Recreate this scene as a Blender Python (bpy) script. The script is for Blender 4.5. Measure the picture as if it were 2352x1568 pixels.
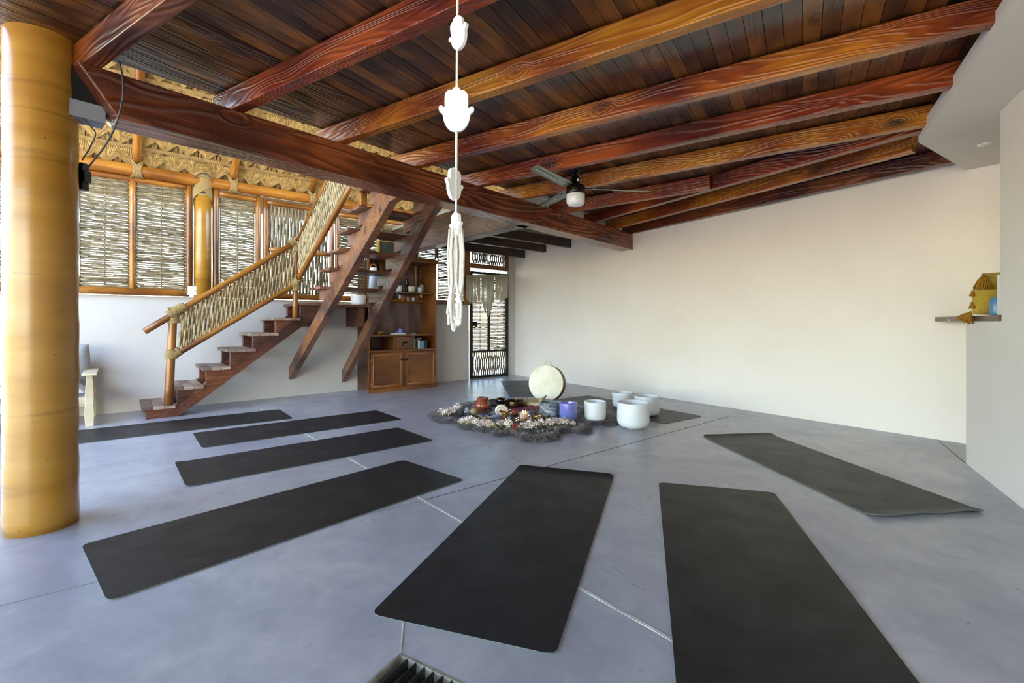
import bpy, math, random
import numpy as np
from mathutils import Matrix, Vector

# ------------------------------------------------------------------ scene, camera, light, exposure
for o in list(bpy.data.objects):
    bpy.data.objects.remove(o, do_unlink=True)
SC = bpy.context.scene
COL = SC.collection
H = 1.06                       # eye height in metres; builders below work in multiples of it
random.seed(7); RNG = np.random.RandomState(7)

cam_d = bpy.data.cameras.new('camera'); cam = bpy.data.objects.new('camera', cam_d); COL.objects.link(cam)
cam.location = (0, 0, H); cam.rotation_euler = (math.pi/2, 0, 0)
cam_d.sensor_width = 36.0; cam_d.lens = 36.0*1077/2352
cam_d.shift_y = -44/2352
cam_d.clip_start = 0.02; cam_d.clip_end = 500
SC.camera = cam
SC.view_settings.view_transform = 'Standard'; SC.view_settings.look = 'None'
SC.view_settings.gamma = 1; SC.view_settings.use_curve_mapping = False
SC.view_settings.exposure = 1.38
try:
    SC.cycles.max_bounces = 10; SC.cycles.diffuse_bounces = 6; SC.cycles.use_denoising = True
    SC.cycles.sample_clamp_indirect = 8
except Exception: pass

world = bpy.data.worlds.new('sky'); SC.world = world; world.use_nodes = True
wn = world.node_tree; wn.nodes.clear()
wo = wn.nodes.new('ShaderNodeOutputWorld'); bg = wn.nodes.new('ShaderNodeBackground')
sky = wn.nodes.new('ShaderNodeTexSky'); sky.sky_type = 'NISHITA'; sky.sun_disc = False
sky.sun_elevation = math.radians(58); sky.sun_rotation = math.radians(150); sky.air_density = 1.3; sky.dust_density = 0.5
wn.links.new(sky.outputs[0], bg.inputs[0]); wn.links.new(bg.outputs[0], wo.inputs[0])
bg.inputs[1].default_value = 0.74

sun_d = bpy.data.lights.new('sun', 'SUN'); sun = bpy.data.objects.new('sun', sun_d); COL.objects.link(sun)
sun_d.energy = 6.5; sun_d.angle = math.radians(0.6); sun_d.color = (1.0, 0.93, 0.82)
sun.rotation_euler = Vector((-0.35, 0.30, -0.92)).to_track_quat('-Z', 'Y').to_euler()

def portal(name, loc, rot, sx, sy):
    d = bpy.data.lights.new(name, 'AREA'); o = bpy.data.objects.new(name, d); COL.objects.link(o)
    d.shape = 'RECTANGLE'; d.size = sx; d.size_y = sy; o.location = loc; o.rotation_euler = rot
    d.cycles.is_portal = True
    return o

# ------------------------------------------------------------------ helpers
I4 = Matrix.Identity(4)
WM = {}
def v3(p): return np.array([p[0], p[1], p[2] if len(p) > 2 else 0.0], float)

def frame(o, x, y=None, z=None):
    """4x4 matrix (h units origin) from axes"""
    m = Matrix.Identity(4)
    for i, a_ in enumerate((x, y, z)):
        for k in range(3): m[k][i] = float(a_[k])
    for k in range(3): m[k][3] = float(o[k])*H
    return m

def at(x, y, z=0, rz=0):
    return Matrix.Translation((x*H, y*H, z*H)) @ Matrix.Rotation(rz, 4, 'Z')

class MB:
    def __init__(s): s.v = []; s.f = []; s.sm = []
    def add(s, vs, fs, smooth=False):
        b = len(s.v); s.v.extend([tuple(map(float, p)) for p in vs])
        s.f.extend([tuple(b+i for i in f) for f in fs]); s.sm.extend([smooth]*len(fs)); return s
    def box(s, x0, x1, y0, y1, z0, z1, M=None):
        vs = [(x, y, z) for z in (z0, z1) for y in (y0, y1) for x in (x0, x1)]
        if M is not None: vs = [tuple(M @ Vector(p)) for p in vs]
        return s.add(vs, [(0,2,3,1),(4,5,7,6),(0,1,5,4),(2,6,7,3),(0,4,6,2),(1,3,7,5)])
    def prism(s, poly, axis, a0, a1):
        """poly in the other two axes (cyclic order), extruded along axis from a0 to a1"""
        n = len(poly); vs = []
        for a_ in (a0, a1):
            for p in poly:
                if axis == 'x': vs.append((a_, p[0], p[1]))
                elif axis == 'y': vs.append((p[0], a_, p[1]))
                else: vs.append((p[0], p[1], a_))
        fs = [tuple(range(n))[::-1], tuple(range(n, 2*n))] + [(i, (i+1) % n, n+(i+1) % n, n+i) for i in range(n)]
        return s.add(vs, fs)
    def tube(s, path, r, sides=8, cap=True, smooth=True):
        P = np.array([v3(p) for p in path]); n = len(P)
        R = np.full(n, r) if np.isscalar(r) else np.array(r, float)
        T = np.gradient(P, axis=0); T /= (np.linalg.norm(T, axis=1)[:, None]+1e-12)
        up = np.array([0, 0, 1.]) if abs(T[0][2]) < .9 else np.array([1., 0, 0])
        u = np.cross(T[0], up); u /= np.linalg.norm(u)
        vs = []
        ang = np.linspace(0, 2*np.pi, sides, endpoint=False)
        for i in range(n):
            u = u - T[i]*np.dot(u, T[i]); u /= (np.linalg.norm(u)+1e-12); w = np.cross(T[i], u)
            for a_ in ang: vs.append(P[i]+R[i]*(np.cos(a_)*u+np.sin(a_)*w))
        fs = []
        for i in range(n-1):
            for k in range(sides):
                k2 = (k+1) % sides
                fs.append((i*sides+k, i*sides+k2, (i+1)*sides+k2, (i+1)*sides+k))
        if cap: fs += [tuple(range(sides))[::-1], tuple(range((n-1)*sides, n*sides))]
        return s.add(vs, fs, smooth)
    def lathe(s, prof, c=(0, 0, 0), seg=32, smooth=True, M=None, closed=False):
        vs = []; fs = []; n = len(prof)
        for r, z in prof:
            for k in range(seg):
                a_ = 2*math.pi*k/seg
                p = (c[0]+r*math.cos(a_), c[1]+r*math.sin(a_), c[2]+z)
                if M is not None: p = tuple(M @ Vector(p))
                vs.append(p)
        for i in range(n-1):
            for k in range(seg):
                k2 = (k+1) % seg
                fs.append((i*seg+k, i*seg+k2, (i+1)*seg+k2, (i+1)*seg+k))
        if closed:
            for k in range(seg):
                k2 = (k+1) % seg
                fs.append(((n-1)*seg+k, (n-1)*seg+k2, k2, k))
        else:
            if prof[0][0] > 1e-5: fs.append(tuple(range(seg))[::-1])
            if prof[-1][0] > 1e-5: fs.append(tuple(range((n-1)*seg, n*seg)))
        return s.add(vs, fs, smooth)
    def ball(s, c, rx, ry=None, rz=None, seg=14, rings=8, M=None, smooth=True):
        ry = ry or rx; rz = rz or rx; vs = []; fs = []
        for i in range(rings+1):
            t = math.pi*i/rings
            for k in range(seg):
                a_ = 2*math.pi*k/seg
                p = Vector((rx*math.sin(t)*math.cos(a_), ry*math.sin(t)*math.sin(a_), rz*math.cos(t)))
                if M is not None: p = M @ p
                vs.append((c[0]+p[0], c[1]+p[1], c[2]+p[2]))
        for i in range(rings):
            for k in range(seg):
                k2 = (k+1) % seg
                fs.append((i*seg+k, (i+1)*seg+k, (i+1)*seg+k2, i*seg+k2))
        return s.add(vs, fs, smooth)
    def grid(s, fn, nu, nv, smooth=True):
        vs = [fn(i/(nu-1), j/(nv-1)) for j in range(nv) for i in range(nu)]
        fs = [(j*nu+i, j*nu+i+1, (j+1)*nu+i+1, (j+1)*nu+i) for j in range(nv-1) for i in range(nu-1)]
        return s.add(vs, fs, smooth)
    def build(s, name, mat, parent=None, M=None, bevel=0, solid=0, props=None):
        me = bpy.data.meshes.new(name)
        V = np.array(s.v)*H
        me.from_pydata(V.tolist(), [], s.f); me.update()
        me.polygons.foreach_set('use_smooth', s.sm)
        o = bpy.data.objects.new(name, me); COL.objects.link(o)
        if isinstance(mat, (list, tuple)):
            for m_ in mat: me.materials.append(m_)
        else: me.materials.append(mat)
        M = I4 if M is None else M
        put(o, M, parent)
        if solid:
            md = o.modifiers.new('solid', 'SOLIDIFY'); md.thickness = solid*H; md.offset = 0
        if bevel:
            md = o.modifiers.new('bevel', 'BEVEL'); md.width = bevel*H; md.segments = 2; md.limit_method = 'ANGLE'
        return o

def put(o, M, parent=None):
    WM[o.name] = M.copy()
    if parent is not None:
        o.parent = parent; o.matrix_local = WM[parent.name].inverted() @ M
    else: o.matrix_local = M

def thing(name, label, cat, M=None, group=None):
    o = bpy.data.objects.new(name, None); COL.objects.link(o); o.empty_display_size = .05
    put(o, M if M is not None else I4); return tag(o, label, cat, group)

def tag(o, label, cat, group=None):
    o['label'] = label; o['category'] = cat; o['kind'] = 'thing'
    if group: o['group'] = group
    return o
def struct(o, label=None, cat=None):
    o['kind'] = 'structure'
    if label: o['label'] = label
    if cat: o['category'] = cat
    return o
def structE(name, M, label=None, cat=None):
    o = bpy.data.objects.new(name, None); COL.objects.link(o); put(o, M); return struct(o, label, cat)
def plab(o, label): o['label'] = label; return o

def dup(root, M, label=None, group=None):
    def rec(src, par):
        c = src.copy(); COL.objects.link(c)
        c.parent = par
        for ch in list(src.children): rec(ch, c)
        return c
    r = root.copy(); COL.objects.link(r); r.parent = None; r.matrix_local = M; WM[r.name] = M.copy()
    for ch in list(root.children): rec(ch, r)
    if label: r['label'] = label
    if group: r['group'] = group
    return r

# world axes of the long window wall: s runs along it, n into the room
P0 = np.array([-4.506, 5.068, 0.]); A_ = np.array([.7656, .6433, 0.]); A_ /= np.linalg.norm(A_)
N_ = np.array([A_[1], -A_[0], 0.]); Z_ = np.array([0, 0, 1.])
def L(s, n, z=0): return P0+A_*s+N_*n+Z_*z
def LW(s=0, n=0, z=0):
    """local frame: x along the window wall, y outward through it, z up"""
    return frame(L(s, n, z), A_, -N_, Z_)

# ------------------------------------------------------------------ materials
def hexc(h):
    h = h.lstrip('#'); c = [int(h[i:i+2], 16)/255 for i in (0, 2, 4)]
    return tuple([x/12.92 if x <= .04045 else ((x+.055)/1.055)**2.4 for x in c]+[1.0])
def nt(name):
    m = bpy.data.materials.new(name); m.use_nodes = True
    t = m.node_tree; b = t.nodes['Principled BSDF']; return m, t, b
def node(t, ty, **kw):
    n = t.nodes.new(ty)
    for k, v in kw.items():
        if k.startswith('i_'): n.inputs[int(k[2:])].default_value = v
        else: setattr(n, k, v)
    return n
def mixc(t, fac, c1, c2, mode='MIX'):
    m = node(t, 'ShaderNodeMix', data_type='RGBA', blend_type=mode)
    for inp, val in ((m.inputs[0], fac), (m.inputs[6], c1), (m.inputs[7], c2)):
        if isinstance(val, bpy.types.NodeSocket): t.links.new(val, inp)
        else: inp.default_value = val
    return m.outputs[2]
def coords(t, scale=(1, 1, 1), src='Object'):
    tc = node(t, 'ShaderNodeTexCoord'); mp = node(t, 'ShaderNodeMapping')
    mp.inputs['Scale'].default_value = scale
    t.links.new(tc.outputs[src], mp.inputs[0])
    return mp.outputs[0], mp
def noise(t, vec, scale, detail=3, rough=.5, dist=0):
    n = node(t, 'ShaderNodeTexNoise'); n.inputs['Scale'].default_value = scale
    n.inputs['Detail'].default_value = detail; n.inputs['Roughness'].default_value = rough; n.inputs['Distortion'].default_value = dist
    t.links.new(vec, n.inputs['Vector']); return n.outputs[0]
def ramp(t, fac, stops):
    r = node(t, 'ShaderNodeValToRGB'); e = r.color_ramp.elements
    while len(e) < len(stops): e.new(.5)
    for el, (p, c) in zip(e, stops): el.position = p; el.color = c if len(c) == 4 else (*c, 1)
    t.links.new(fac, r.inputs[0]); return r.outputs[0]
def math_(t, op, a, b=None, c=None):
    m = node(t, 'ShaderNodeMath', operation=op)
    for i, x in enumerate((a, b, c)):
        if x is None: continue
        if isinstance(x, bpy.types.NodeSocket): t.links.new(x, m.inputs[i])
        else: m.inputs[i].default_value = x
    return m.outputs[0]
def bump(t, b, h, strength=.3, dist=.01):
    n = node(t, 'ShaderNodeBump'); n.inputs['Strength'].default_value = strength; n.inputs['Distance'].default_value = dist
    t.links.new(h, n.inputs['Height']); t.links.new(n.outputs[0], b.inputs['Normal'])

MATS = {}
def plain(name, c, rough=.5, metal=0, c2=None, nscale=6, bumps=0, bscale=60, stretch=(1, 1, 1), coat=0, spec=.5, alpha=1, trans=0, sheen=0, rand=0):
    if name in MATS: return MATS[name]
    m, t, b = nt(name); b.inputs['Roughness'].default_value = rough; b.inputs['Metallic'].default_value = metal
    b.inputs['Specular IOR Level'].default_value = spec; b.inputs['Coat Weight'].default_value = coat
    b.inputs['Coat Roughness'].default_value = .12
    b.inputs['Transmission Weight'].default_value = trans; b.inputs['Sheen Weight'].default_value = sheen
    vec, _ = coords(t, stretch)
    c = hexc(c); out = None
    if c2: out = mixc(t, ramp(t, noise(t, vec, nscale, 5), [(.35, (0, 0, 0)), (.65, (1, 1, 1))]), c, hexc(c2))
    if rand:
        g = node(t, 'ShaderNodeNewGeometry')
        hv = node(t, 'ShaderNodeHueSaturation')
        t.links.new(math_(t, 'MULTIPLY_ADD', g.outputs['Random Per Island'], rand, 1-rand/2), hv.inputs['Value'])
        if out: t.links.new(out, hv.inputs['Color'])
        else: hv.inputs['Color'].default_value = c
        out = hv.outputs[0]
    if out: t.links.new(out, b.inputs['Base Color'])
    else: b.inputs['Base Color'].default_value = c
    if bumps: bump(t, b, noise(t, vec, bscale, 4), bumps, .01)
    MATS[name] = m; return m

def wood(name, cols, rough=.3, grain=26, bumps=.5, knots=True, island=False, dark=.45, coat=.25, low=1.0, gcol=None):
    """grain along local x; cols = light, mid, dark"""
    if name in MATS: return MATS[name]
    m, t, b = nt(name)
    b.inputs['Roughness'].default_value = rough; b.inputs['Coat Weight'].default_value = coat; b.inputs['Coat Roughness'].default_value = .2
    tc = node(t, 'ShaderNodeTexCoord'); oi = node(t, 'ShaderNodeObjectInfo'); g = node(t, 'ShaderNodeNewGeometry')
    rnd = math_(t, 'ADD', math_(t, 'MULTIPLY', oi.outputs['Random'], 37.0), math_(t, 'MULTIPLY', g.outputs['Random Per Island'], 91.0) if island else 0.0)
    off = node(t, 'ShaderNodeCombineXYZ'); t.links.new(rnd, off.inputs[0]); t.links.new(rnd, off.inputs[1])
    ad = node(t, 'ShaderNodeVectorMath', operation='ADD'); t.links.new(tc.outputs['Object'], ad.inputs[0]); t.links.new(off.outputs[0], ad.inputs[1])
    def mp(sc):
        q = node(t, 'ShaderNodeMapping'); q.inputs['Scale'].default_value = sc; t.links.new(ad.outputs[0], q.inputs[0]); return q.outputs[0]
    field = noise(t, mp((.55, 4.2, 4.2)), 1.0, 2.2, .45, .35)
    # knots bend the field
    vo = node(t, 'ShaderNodeTexVoronoi'); vo.inputs['Scale'].default_value = 1.0; t.links.new(mp((1.9, 4.2, 4.2)), vo.inputs['Vector'])
    kd = vo.outputs['Distance']
    kn = ramp(t, kd, [(.0, (1, 1, 1)), (.26, (0, 0, 0))])
    f2 = math_(t, 'ADD', field, math_(t, 'MULTIPLY', kn, .22 if knots else 0.0))
    lines = math_(t, 'MULTIPLY_ADD', math_(t, 'SINE', math_(t, 'MULTIPLY', f2, grain*6.28)), .5, .5)
    fine = noise(t, mp((4, 120, 120)), 1.0, 2)
    big = noise(t, mp((.9*low, 1.6*low, 1.6*low)), 1.4, 2.5, .55)
    colr = ramp(t, big, [(.36, hexc(cols[2])), (.48, hexc(cols[1])), (.60, hexc(cols[0]))])
    colr = mixc(t, math_(t, 'MULTIPLY', math_(t, 'POWER', lines, 2.5), dark), colr, hexc(gcol or cols[2]))
    colr = mixc(t, math_(t, 'MULTIPLY', fine, .25), colr, hexc(cols[2]))
    if knots:
        kk = ramp(t, kd, [(.05, (1, 1, 1)), (.20, (0, 0, 0))])
        colr = mixc(t, math_(t, 'MULTIPLY', kk, .85), colr, (.02, .008, .005, 1))
    hv = node(t, 'ShaderNodeHueSaturation'); t.links.new(colr, hv.inputs['Color'])
    if island: t.links.new(math_(t, 'MULTIPLY_ADD', g.outputs['Random Per Island'], .9, .5), hv.inputs['Value'])
    else: t.links.new(math_(t, 'MULTIPLY_ADD', oi.outputs['Random'], .3, .85), hv.inputs['Value'])
    t.links.new(hv.outputs[0], b.inputs['Base Color'])
    hgt = math_(t, 'ADD', math_(t, 'MULTIPLY', lines, .8), math_(t, 'MULTIPLY', fine, .35))
    bump(t, b, hgt, bumps, .006)
    MATS[name] = m; return m

JO = ['#c8791c', '#9c4a14', '#5e2010']
M_joist = wood('stained_joist', JO, rough=.30, bumps=.65)
M_joist_red = wood('red_stained_joist', ['#b4551c', '#8c3512', '#54190c'], rough=.30, bumps=.65)
M_joist_amber = wood('amber_stained_joist', ['#d08a22', '#b4651a', '#6e2a12'], rough=.30, bumps=.6)
M_joist_dark = wood('dark_stained_joist', ['#8c4a20', '#632c16', '#3c180e'], rough=.35, bumps=.6)
M_beam = wood('red_brown_beam', ['#9a5024', '#7c3a1c', '#4e2112'], rough=.30, bumps=.9, grain=14, gcol='#2c120a', dark=.6)
M_beam2 = wood('grey_brown_beam', ['#665042', '#4c3a31', '#31251f'], rough=.4, bumps=.9, grain=18)
M_old = wood('dark_rafter_wood', ['#4a3326', '#38261d', '#241812'], rough=.45, bumps=.5)
M_plank = wood('ceiling_planks', ['#84501c', '#56321b', '#2f1b13'], rough=.30, bumps=.45, island=True, low=1.6, grain=16, dark=.35)
M_stair = wood('stair_timber', ['#7a4426', '#5c3020', '#3a1d15'], rough=.4, bumps=.6)
M_stair2 = wood('upper_stair_timber', ['#8e5e38', '#6c4229', '#47281b'], rough=.38, bumps=.6)
M_block = wood('pale_block_timber', ['#a07458', '#845a44', '#643f30'], rough=.45, bumps=.6)
M_tread = wood('worn_treads', ['#b09a86', '#8c7468', '#6a4d42'], rough=.5, bumps=.5, island=True, knots=False, coat=0, dark=.25)
M_tread2 = wood('brown_treads', ['#94664c', '#7a4c38', '#54301f'], rough=.45, bumps=.5, island=True, knots=False, coat=.1, dark=.3)
M_log = wood('varnished_log', ['#ad722a', '#90571c', '#6a3c10'], rough=.3, grain=10, bumps=.3, knots=False, dark=.35)
M_cab = wood('cabinet_wood', ['#86521f', '#734217', '#5a3010'], rough=.4, grain=9, bumps=.2, knots=False, dark=.25)
M_cabback = plain('shadowed_bare_back', '#523d33', .45, c2='#806a5e', nscale=2.2, stretch=(3, 3, .8), bumps=.1)  # back panel colour darkened to hold the shadow inside the cabinet
M_bench = wood('pale_teak', ['#d8cbb0', '#c4b594', '#a8977a'], rough=.6, grain=9, bumps=.2, knots=False, dark=.2, coat=0)
M_pale = wood('pale_drum_wood', ['#b08a50', '#96703c', '#6e4c26'], rough=.4, grain=8, bumps=.1, knots=False, dark=.3)

def plaster(name, c, c2, bs=.12):
    m, t, b = nt(name); vec, _ = coords(t); b.inputs['Roughness'].default_value = .85; b.inputs['Specular IOR Level'].default_value = .25
    f = ramp(t, noise(t, vec, 1.3, 5, .6), [(.35, (0, 0, 0)), (.7, (1, 1, 1))])
    t.links.new(mixc(t, f, hexc(c), hexc(c2)), b.inputs['Base Color'])
    h = math_(t, 'ADD', noise(t, vec, 9, 5), math_(t, 'MULTIPLY', noise(t, vec, 140, 3), .25))
    bump(t, b, h, bs, .012); MATS[name] = m; return m
M_wall = plaster('cream_plaster', '#f4ece2', '#efe6db')
M_wall2 = plaster('white_plaster', '#cac5bf', '#c3beb8')
M_wallr = plaster('grey_white_plaster', '#e4ded6', '#dfd8cf')

def concrete():
    m, t, b = nt('polished_concrete'); vec, _ = coords(t)
    n1 = noise(t, vec, .9, 6, .62, .6); n2 = noise(t, vec, 4.5, 6, .65, .9)
    c = ramp(t, n1, [(.33, hexc('#9797a1')), (.52, hexc('#aeadb4')), (.70, hexc('#bfbcbe'))])
    c = mixc(t, ramp(t, n2, [(.40, (0, 0, 0)), (.72, (.55, .55, .55))]), c, hexc('#888893'))
    c = mixc(t, ramp(t, noise(t, vec, 14, 4, .7), [(.55, (0, 0, 0)), (.8, (.3, .3, .3))]), c, hexc('#cacac6'))
    t.links.new(c, b.inputs['Base Color'])
    r = math_(t, 'MULTIPLY_ADD', n2, .22, .20); t.links.new(r, b.inputs['Roughness'])
    b.inputs['Specular IOR Level'].default_value = .5
    h = math_(t, 'ADD', math_(t, 'MULTIPLY', n1, 1.0), math_(t, 'MULTIPLY', noise(t, vec, 22, 4, .7), .25))
    bump(t, b, h, .10, .02); return m
M_floor = concrete()

def rubber():
    m, t, b = nt('black_rubber'); vec, _ = coords(t)
    n1 = noise(t, vec, 5.0, 5, .6, .4)
    c = ramp(t, n1, [(.35, hexc('#101115')), (.6, hexc('#1c1d21')), (.8, hexc('#282726'))])
    t.links.new(c, b.inputs['Base Color'])
    t.links.new(math_(t, 'MULTIPLY_ADD', n1, -.25, .62), b.inputs['Roughness'])
    b.inputs['Specular IOR Level'].default_value = .45
    bump(t, b, noise(t, vec, 500, 2), .12, .002); return m
M_mat = rubber()
M_matedge = plain('mat_underside', '#5c6660', .7)

def painted_column():
    m, t, b = nt('yellow_lacquered_plaster'); vec, _ = coords(t, (1, 1, 1)); b.inputs['Roughness'].default_value = .28
    b.inputs['Coat Weight'].default_value = .25; b.inputs['Coat Roughness'].default_value = .22
    vs, _ = coords(t, (.6, .6, 5))
    c = ramp(t, noise(t, vs, 1.3, 5, .6, .5), [(.25, hexc('#98671e')), (.5, hexc('#ab7a26')), (.75, hexc('#ba8a36'))])
    vr, _ = coords(t, (.5, .5, 14))
    rings = ramp(t, noise(t, vr, 1.0, 2, .5, .2), [(.60, (0, 0, 0)), (.64, (.5, .5, .5)), (.68, (0, 0, 0))])
    c = mixc(t, rings, c, hexc('#7a4c12'))
    vo = node(t, 'ShaderNodeTexVoronoi'); vo.inputs['Scale'].default_value = 11; t.links.new(vec, vo.inputs['Vector'])
    c = mixc(t, ramp(t, vo.outputs['Distance'], [(.03, (.7, .7, .7)), (.06, (0, 0, 0))]), c, hexc('#5a3210'))
    t.links.new(c, b.inputs['Base Color'])
    bump(t, b, noise(t, vr, 1.2, 4), .25, .006); return m
M_col = painted_column()

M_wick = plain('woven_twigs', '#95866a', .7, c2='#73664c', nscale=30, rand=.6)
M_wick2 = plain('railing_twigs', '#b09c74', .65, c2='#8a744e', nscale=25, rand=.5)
M_wickd = plain('shaded_twigs', '#84714f', .7, c2='#65553b', nscale=30, rand=.6)  # same twigs in a darker colour, for the screens that stand unlit
M_rope = plain('tan_rope', '#b99c66', .8, c2='#8e7242', nscale=120, stretch=(1, 1, 3), bumps=.6, bscale=220)
M_thatch = plain('palm_thatch', '#c8a868', .75, c2='#a08048', nscale=18, rand=.55)
M_thatchb = plain('thatch_backing', '#a98a52', .8, c2='#7c6236', nscale=8, stretch=(18, 18, 2), bumps=.5, bscale=30)
M_batten = plain('thatch_batten', '#b3935a', .75, c2='#94744a', nscale=12)
M_blackmetal = plain('black_metal', '#14120f', .35, metal=.3)
M_steel = plain('dark_steel', '#1c1e22', .35, metal=.6, c2='#2c2f34', nscale=4)
M_white = plain('white_plastic', '#e8e6e0', .45)
M_grey = plain('grey_plaster_patch', '#8a8d96', .8)
M_bowl = plain('frosted_quartz', '#dedede', .38, spec=.35)
M_cord = plain('white_cotton_cord', '#efeae0', .8, bumps=.5, bscale=260)
M_clayw = plain('white_clay', '#f1efeb', .6)

# ------------------------------------------------------------------ large structure
def bar(name, p0, p1, w, h, mat, parent=None, base='bottom', bevel=.004, side=0.0, upv=None):
    """timber from p0 to p1, local x along it; p on its bottom centre (or centre line)"""
    p0 = v3(p0); p1 = v3(p1); x = p1-p0; Lh = np.linalg.norm(x); x /= Lh
    up = Z_ if upv is None else v3(upv)
    y = np.cross(up, x); y /= np.linalg.norm(y); z = np.cross(x, y)
    z0, z1 = (0, h) if base == 'bottom' else ((-h, 0) if base == 'top' else (-h/2, h/2))
    m = MB().box(0, Lh, -w/2+side, w/2+side, z0, z1)
    return m.build(name, mat, parent, frame(p0, x, y, z), bevel=bevel)

def log(name, p0, p1, r, mat, parent=None, taper=0, sides=14, wob=.03):
    p0 = v3(p0); p1 = v3(p1); x = p1-p0; Lh = np.linalg.norm(x); x /= Lh
    up = Z_ if abs(x[2]) < .9 else np.array([1., 0, 0])
    y = np.cross(up, x); y /= np.linalg.norm(y); z = np.cross(x, y)
    n = max(6, int(Lh/.15)); rr = [r*(1+taper*(i/n-.5)+wob*random.uniform(-1, 1)) for i in range(n+1)]
    m = MB().tube([(Lh*i/n, 0, 0) for i in range(n+1)], rr, sides)
    return m.build(name, mat, parent, frame(p0, x, y, z))

# floor: rectangle aligned with the near wall, with a hole for the drain grate
E1 = np.array([.865, -.502, 0]); E1 /= np.linalg.norm(E1); E2 = np.array([-E1[1], E1[0], 0])   # E1 along grate edge, E2 away from camera
G0 = np.array([-.337, 1.419, 0.])
FM = frame(G0, E1, E2, Z_)
gw, gl, gd = .46, .62, .13
fl = MB()
X0, X1, Y0, Y1 = -8.5, 7.0, -5.2, 10.5
xs = [X0, 0, gw, X1]; ys = [Y0, -gl, 0, Y1]
for i in range(3):
    for j in range(3):
        if i == 1 and j == 1: continue
        fl.box(xs[i], xs[i+1], ys[j], ys[j+1], -.16, 0)
floor = fl.build('floor', M_floor, None, FM); struct(floor, 'grey polished concrete floor', 'floor')
gr = MB().box(-60, 60, -60, 60, -.30, -.17)
M_ground = plain('pale_sandy_ground', '#cdb994', .9, c2='#bfa880', nscale=.6)
struct(gr.build('ground', M_ground), 'pale sandy ground outside', 'ground')

# joints in the concrete
def strip(name, p, q, w, mat, z=.0015):
    p = v3(p); q = v3(q); x = q-p; Ln = np.linalg.norm(x); x /= Ln; y = np.cross(Z_, x)
    return struct(MB().box(0, Ln, -w/2, w/2, -.002, z).build(name, mat, None, frame(p, x, y, Z_)))
M_jl = plain('pale_joint_filler', '#d6d4cc', .7, c2='#a8a8a2', nscale=9); M_jd = plain('dark_joint', '#55534c', .8)
strip('trim_1', (-3.42, 6.03), (.51, 1.47), .0135, M_jl)
strip('trim_2', (-2.45, 1.17), (-.50, 2.632), .0025, plain('faint_joint', '#7d7d7c', .7))
strip('trim_3', (-.50, 2.632), (2.3, 4.98), .0045, M_jd)
strip('trim_4', (3.62, 3.99), (3.22, 3.33), .0045, M_jd)
strip('trim_5', (-.37, 1.60), G0[:2], .005, M_jl)
strip('trim_6', (.36, 6.4), (1.95, 6.13), .0018, M_jd)

# walls
Cn = np.array([.0955, 8.86, 0]); RD = np.array([3.6415, -5.0, 0]); RD /= np.linalg.norm(RD); RN = np.array([RD[1], -RD[0], 0])  # RN to the room (left)
if RN[0] > 0: RN = -RN
wr = MB().box(-.15, 8.4, 0, .18, 0, 2.75)
struct(wr.build('wall_right', M_wall, None, frame(Cn, RD, -RN, Z_)), 'long cream plastered wall on the right', 'wall')
wl = MB().box(-1.75, 4.899, 0, .13, 0, 1.30)
struct(wl.build('wall_left', M_wall2, None, LW()), 'low white plastered wall under the woven screens', 'wall')
wj = MB().box(5.77, 6.12, 0, .13, 0, 2.75)
struct(wj.build('wall_back', M_wall2, None, LW()), 'narrow plastered wall strip beside the back door', 'wall')
# near wall with the opening and its half wall
ND = np.array([.507, .862, 0]); ND /= np.linalg.norm(ND); NN = np.array([-ND[1], ND[0], 0])     # ND away from camera
W0 = np.array([2.904, 2.789, 0])
WN = frame(W0, ND, -NN, Z_)
struct(MB().box(-8.0, 0, 0, .22, 0, 2.26).build('wall_near', M_wallr, None, WN), 'grey white plastered wall at the right edge', 'wall')
struct(MB().box(0, .62, 0, .22, 0, 1.005).build('wall_low', M_wallr, None, WN), 'low plastered half wall under the shelf', 'wall')
struct(MB().box(-8.0, 3.2, 2.3, 2.45, 0, 2.30).build('wall_side', M_wallr, None, WN), 'unseen plastered wall added beyond the half wall to block sky light', 'wall')  # unseen wall, added to keep sky light off the wall behind the shelf
# plaster slab over the near wall
sl = [(2.828, 3.262), (3.80, 3.90), (5.7, 1.5), (2.6, -5.2), (-2.22, -5.2)]
struct(MB().prism(sl, 'z', 2.251, 2.347).build('trim_7', M_wallr), 'white plastered slab edge at upper right', 'slab')

# ------------------------------------------------------------------ ceiling deck of planks
BD = np.array([3.507, 4.069, 0]); BD /= np.linalg.norm(BD); BN = np.array([BD[1], -BD[0], 0])   # BN to the near side
BW = np.array([1.7048, 6.636, 0])                                                               # main beam, near bottom edge at the right wall
JD = np.array([-.850, .527, 0]); PD = np.array([.527, .850, 0])
def clip(poly, p, nrm):
    out = []; n = len(poly)
    for i in range(n):
        a, b = poly[i], poly[(i+1) % n]; da = np.dot(a-p, nrm); db = np.dot(b-p, nrm)
        if da >= 0: out.append(a)
        if (da >= 0) != (db >= 0): out.append(a+(b-a)*(da/(da-db)))
    return out
regA = [(BW-BN*.20, BN), (Cn-RN*.1, RN), (G0-E2*4.9, E2), (G0-E1*3.9, E1), (v3(sl[0])+np.array([.9, -.5, 0])*1.6, np.array([-.862, .507, 0]))]
regB = [(BW-BN*.20, -BN), (Cn-RN*.1, RN), (L(3.45, 0), A_), (L(0, -.02), N_)]
deck = MB()
def zdeck(p): return 2.388+.0137*max(0, np.dot(p-BW, BN))
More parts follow.
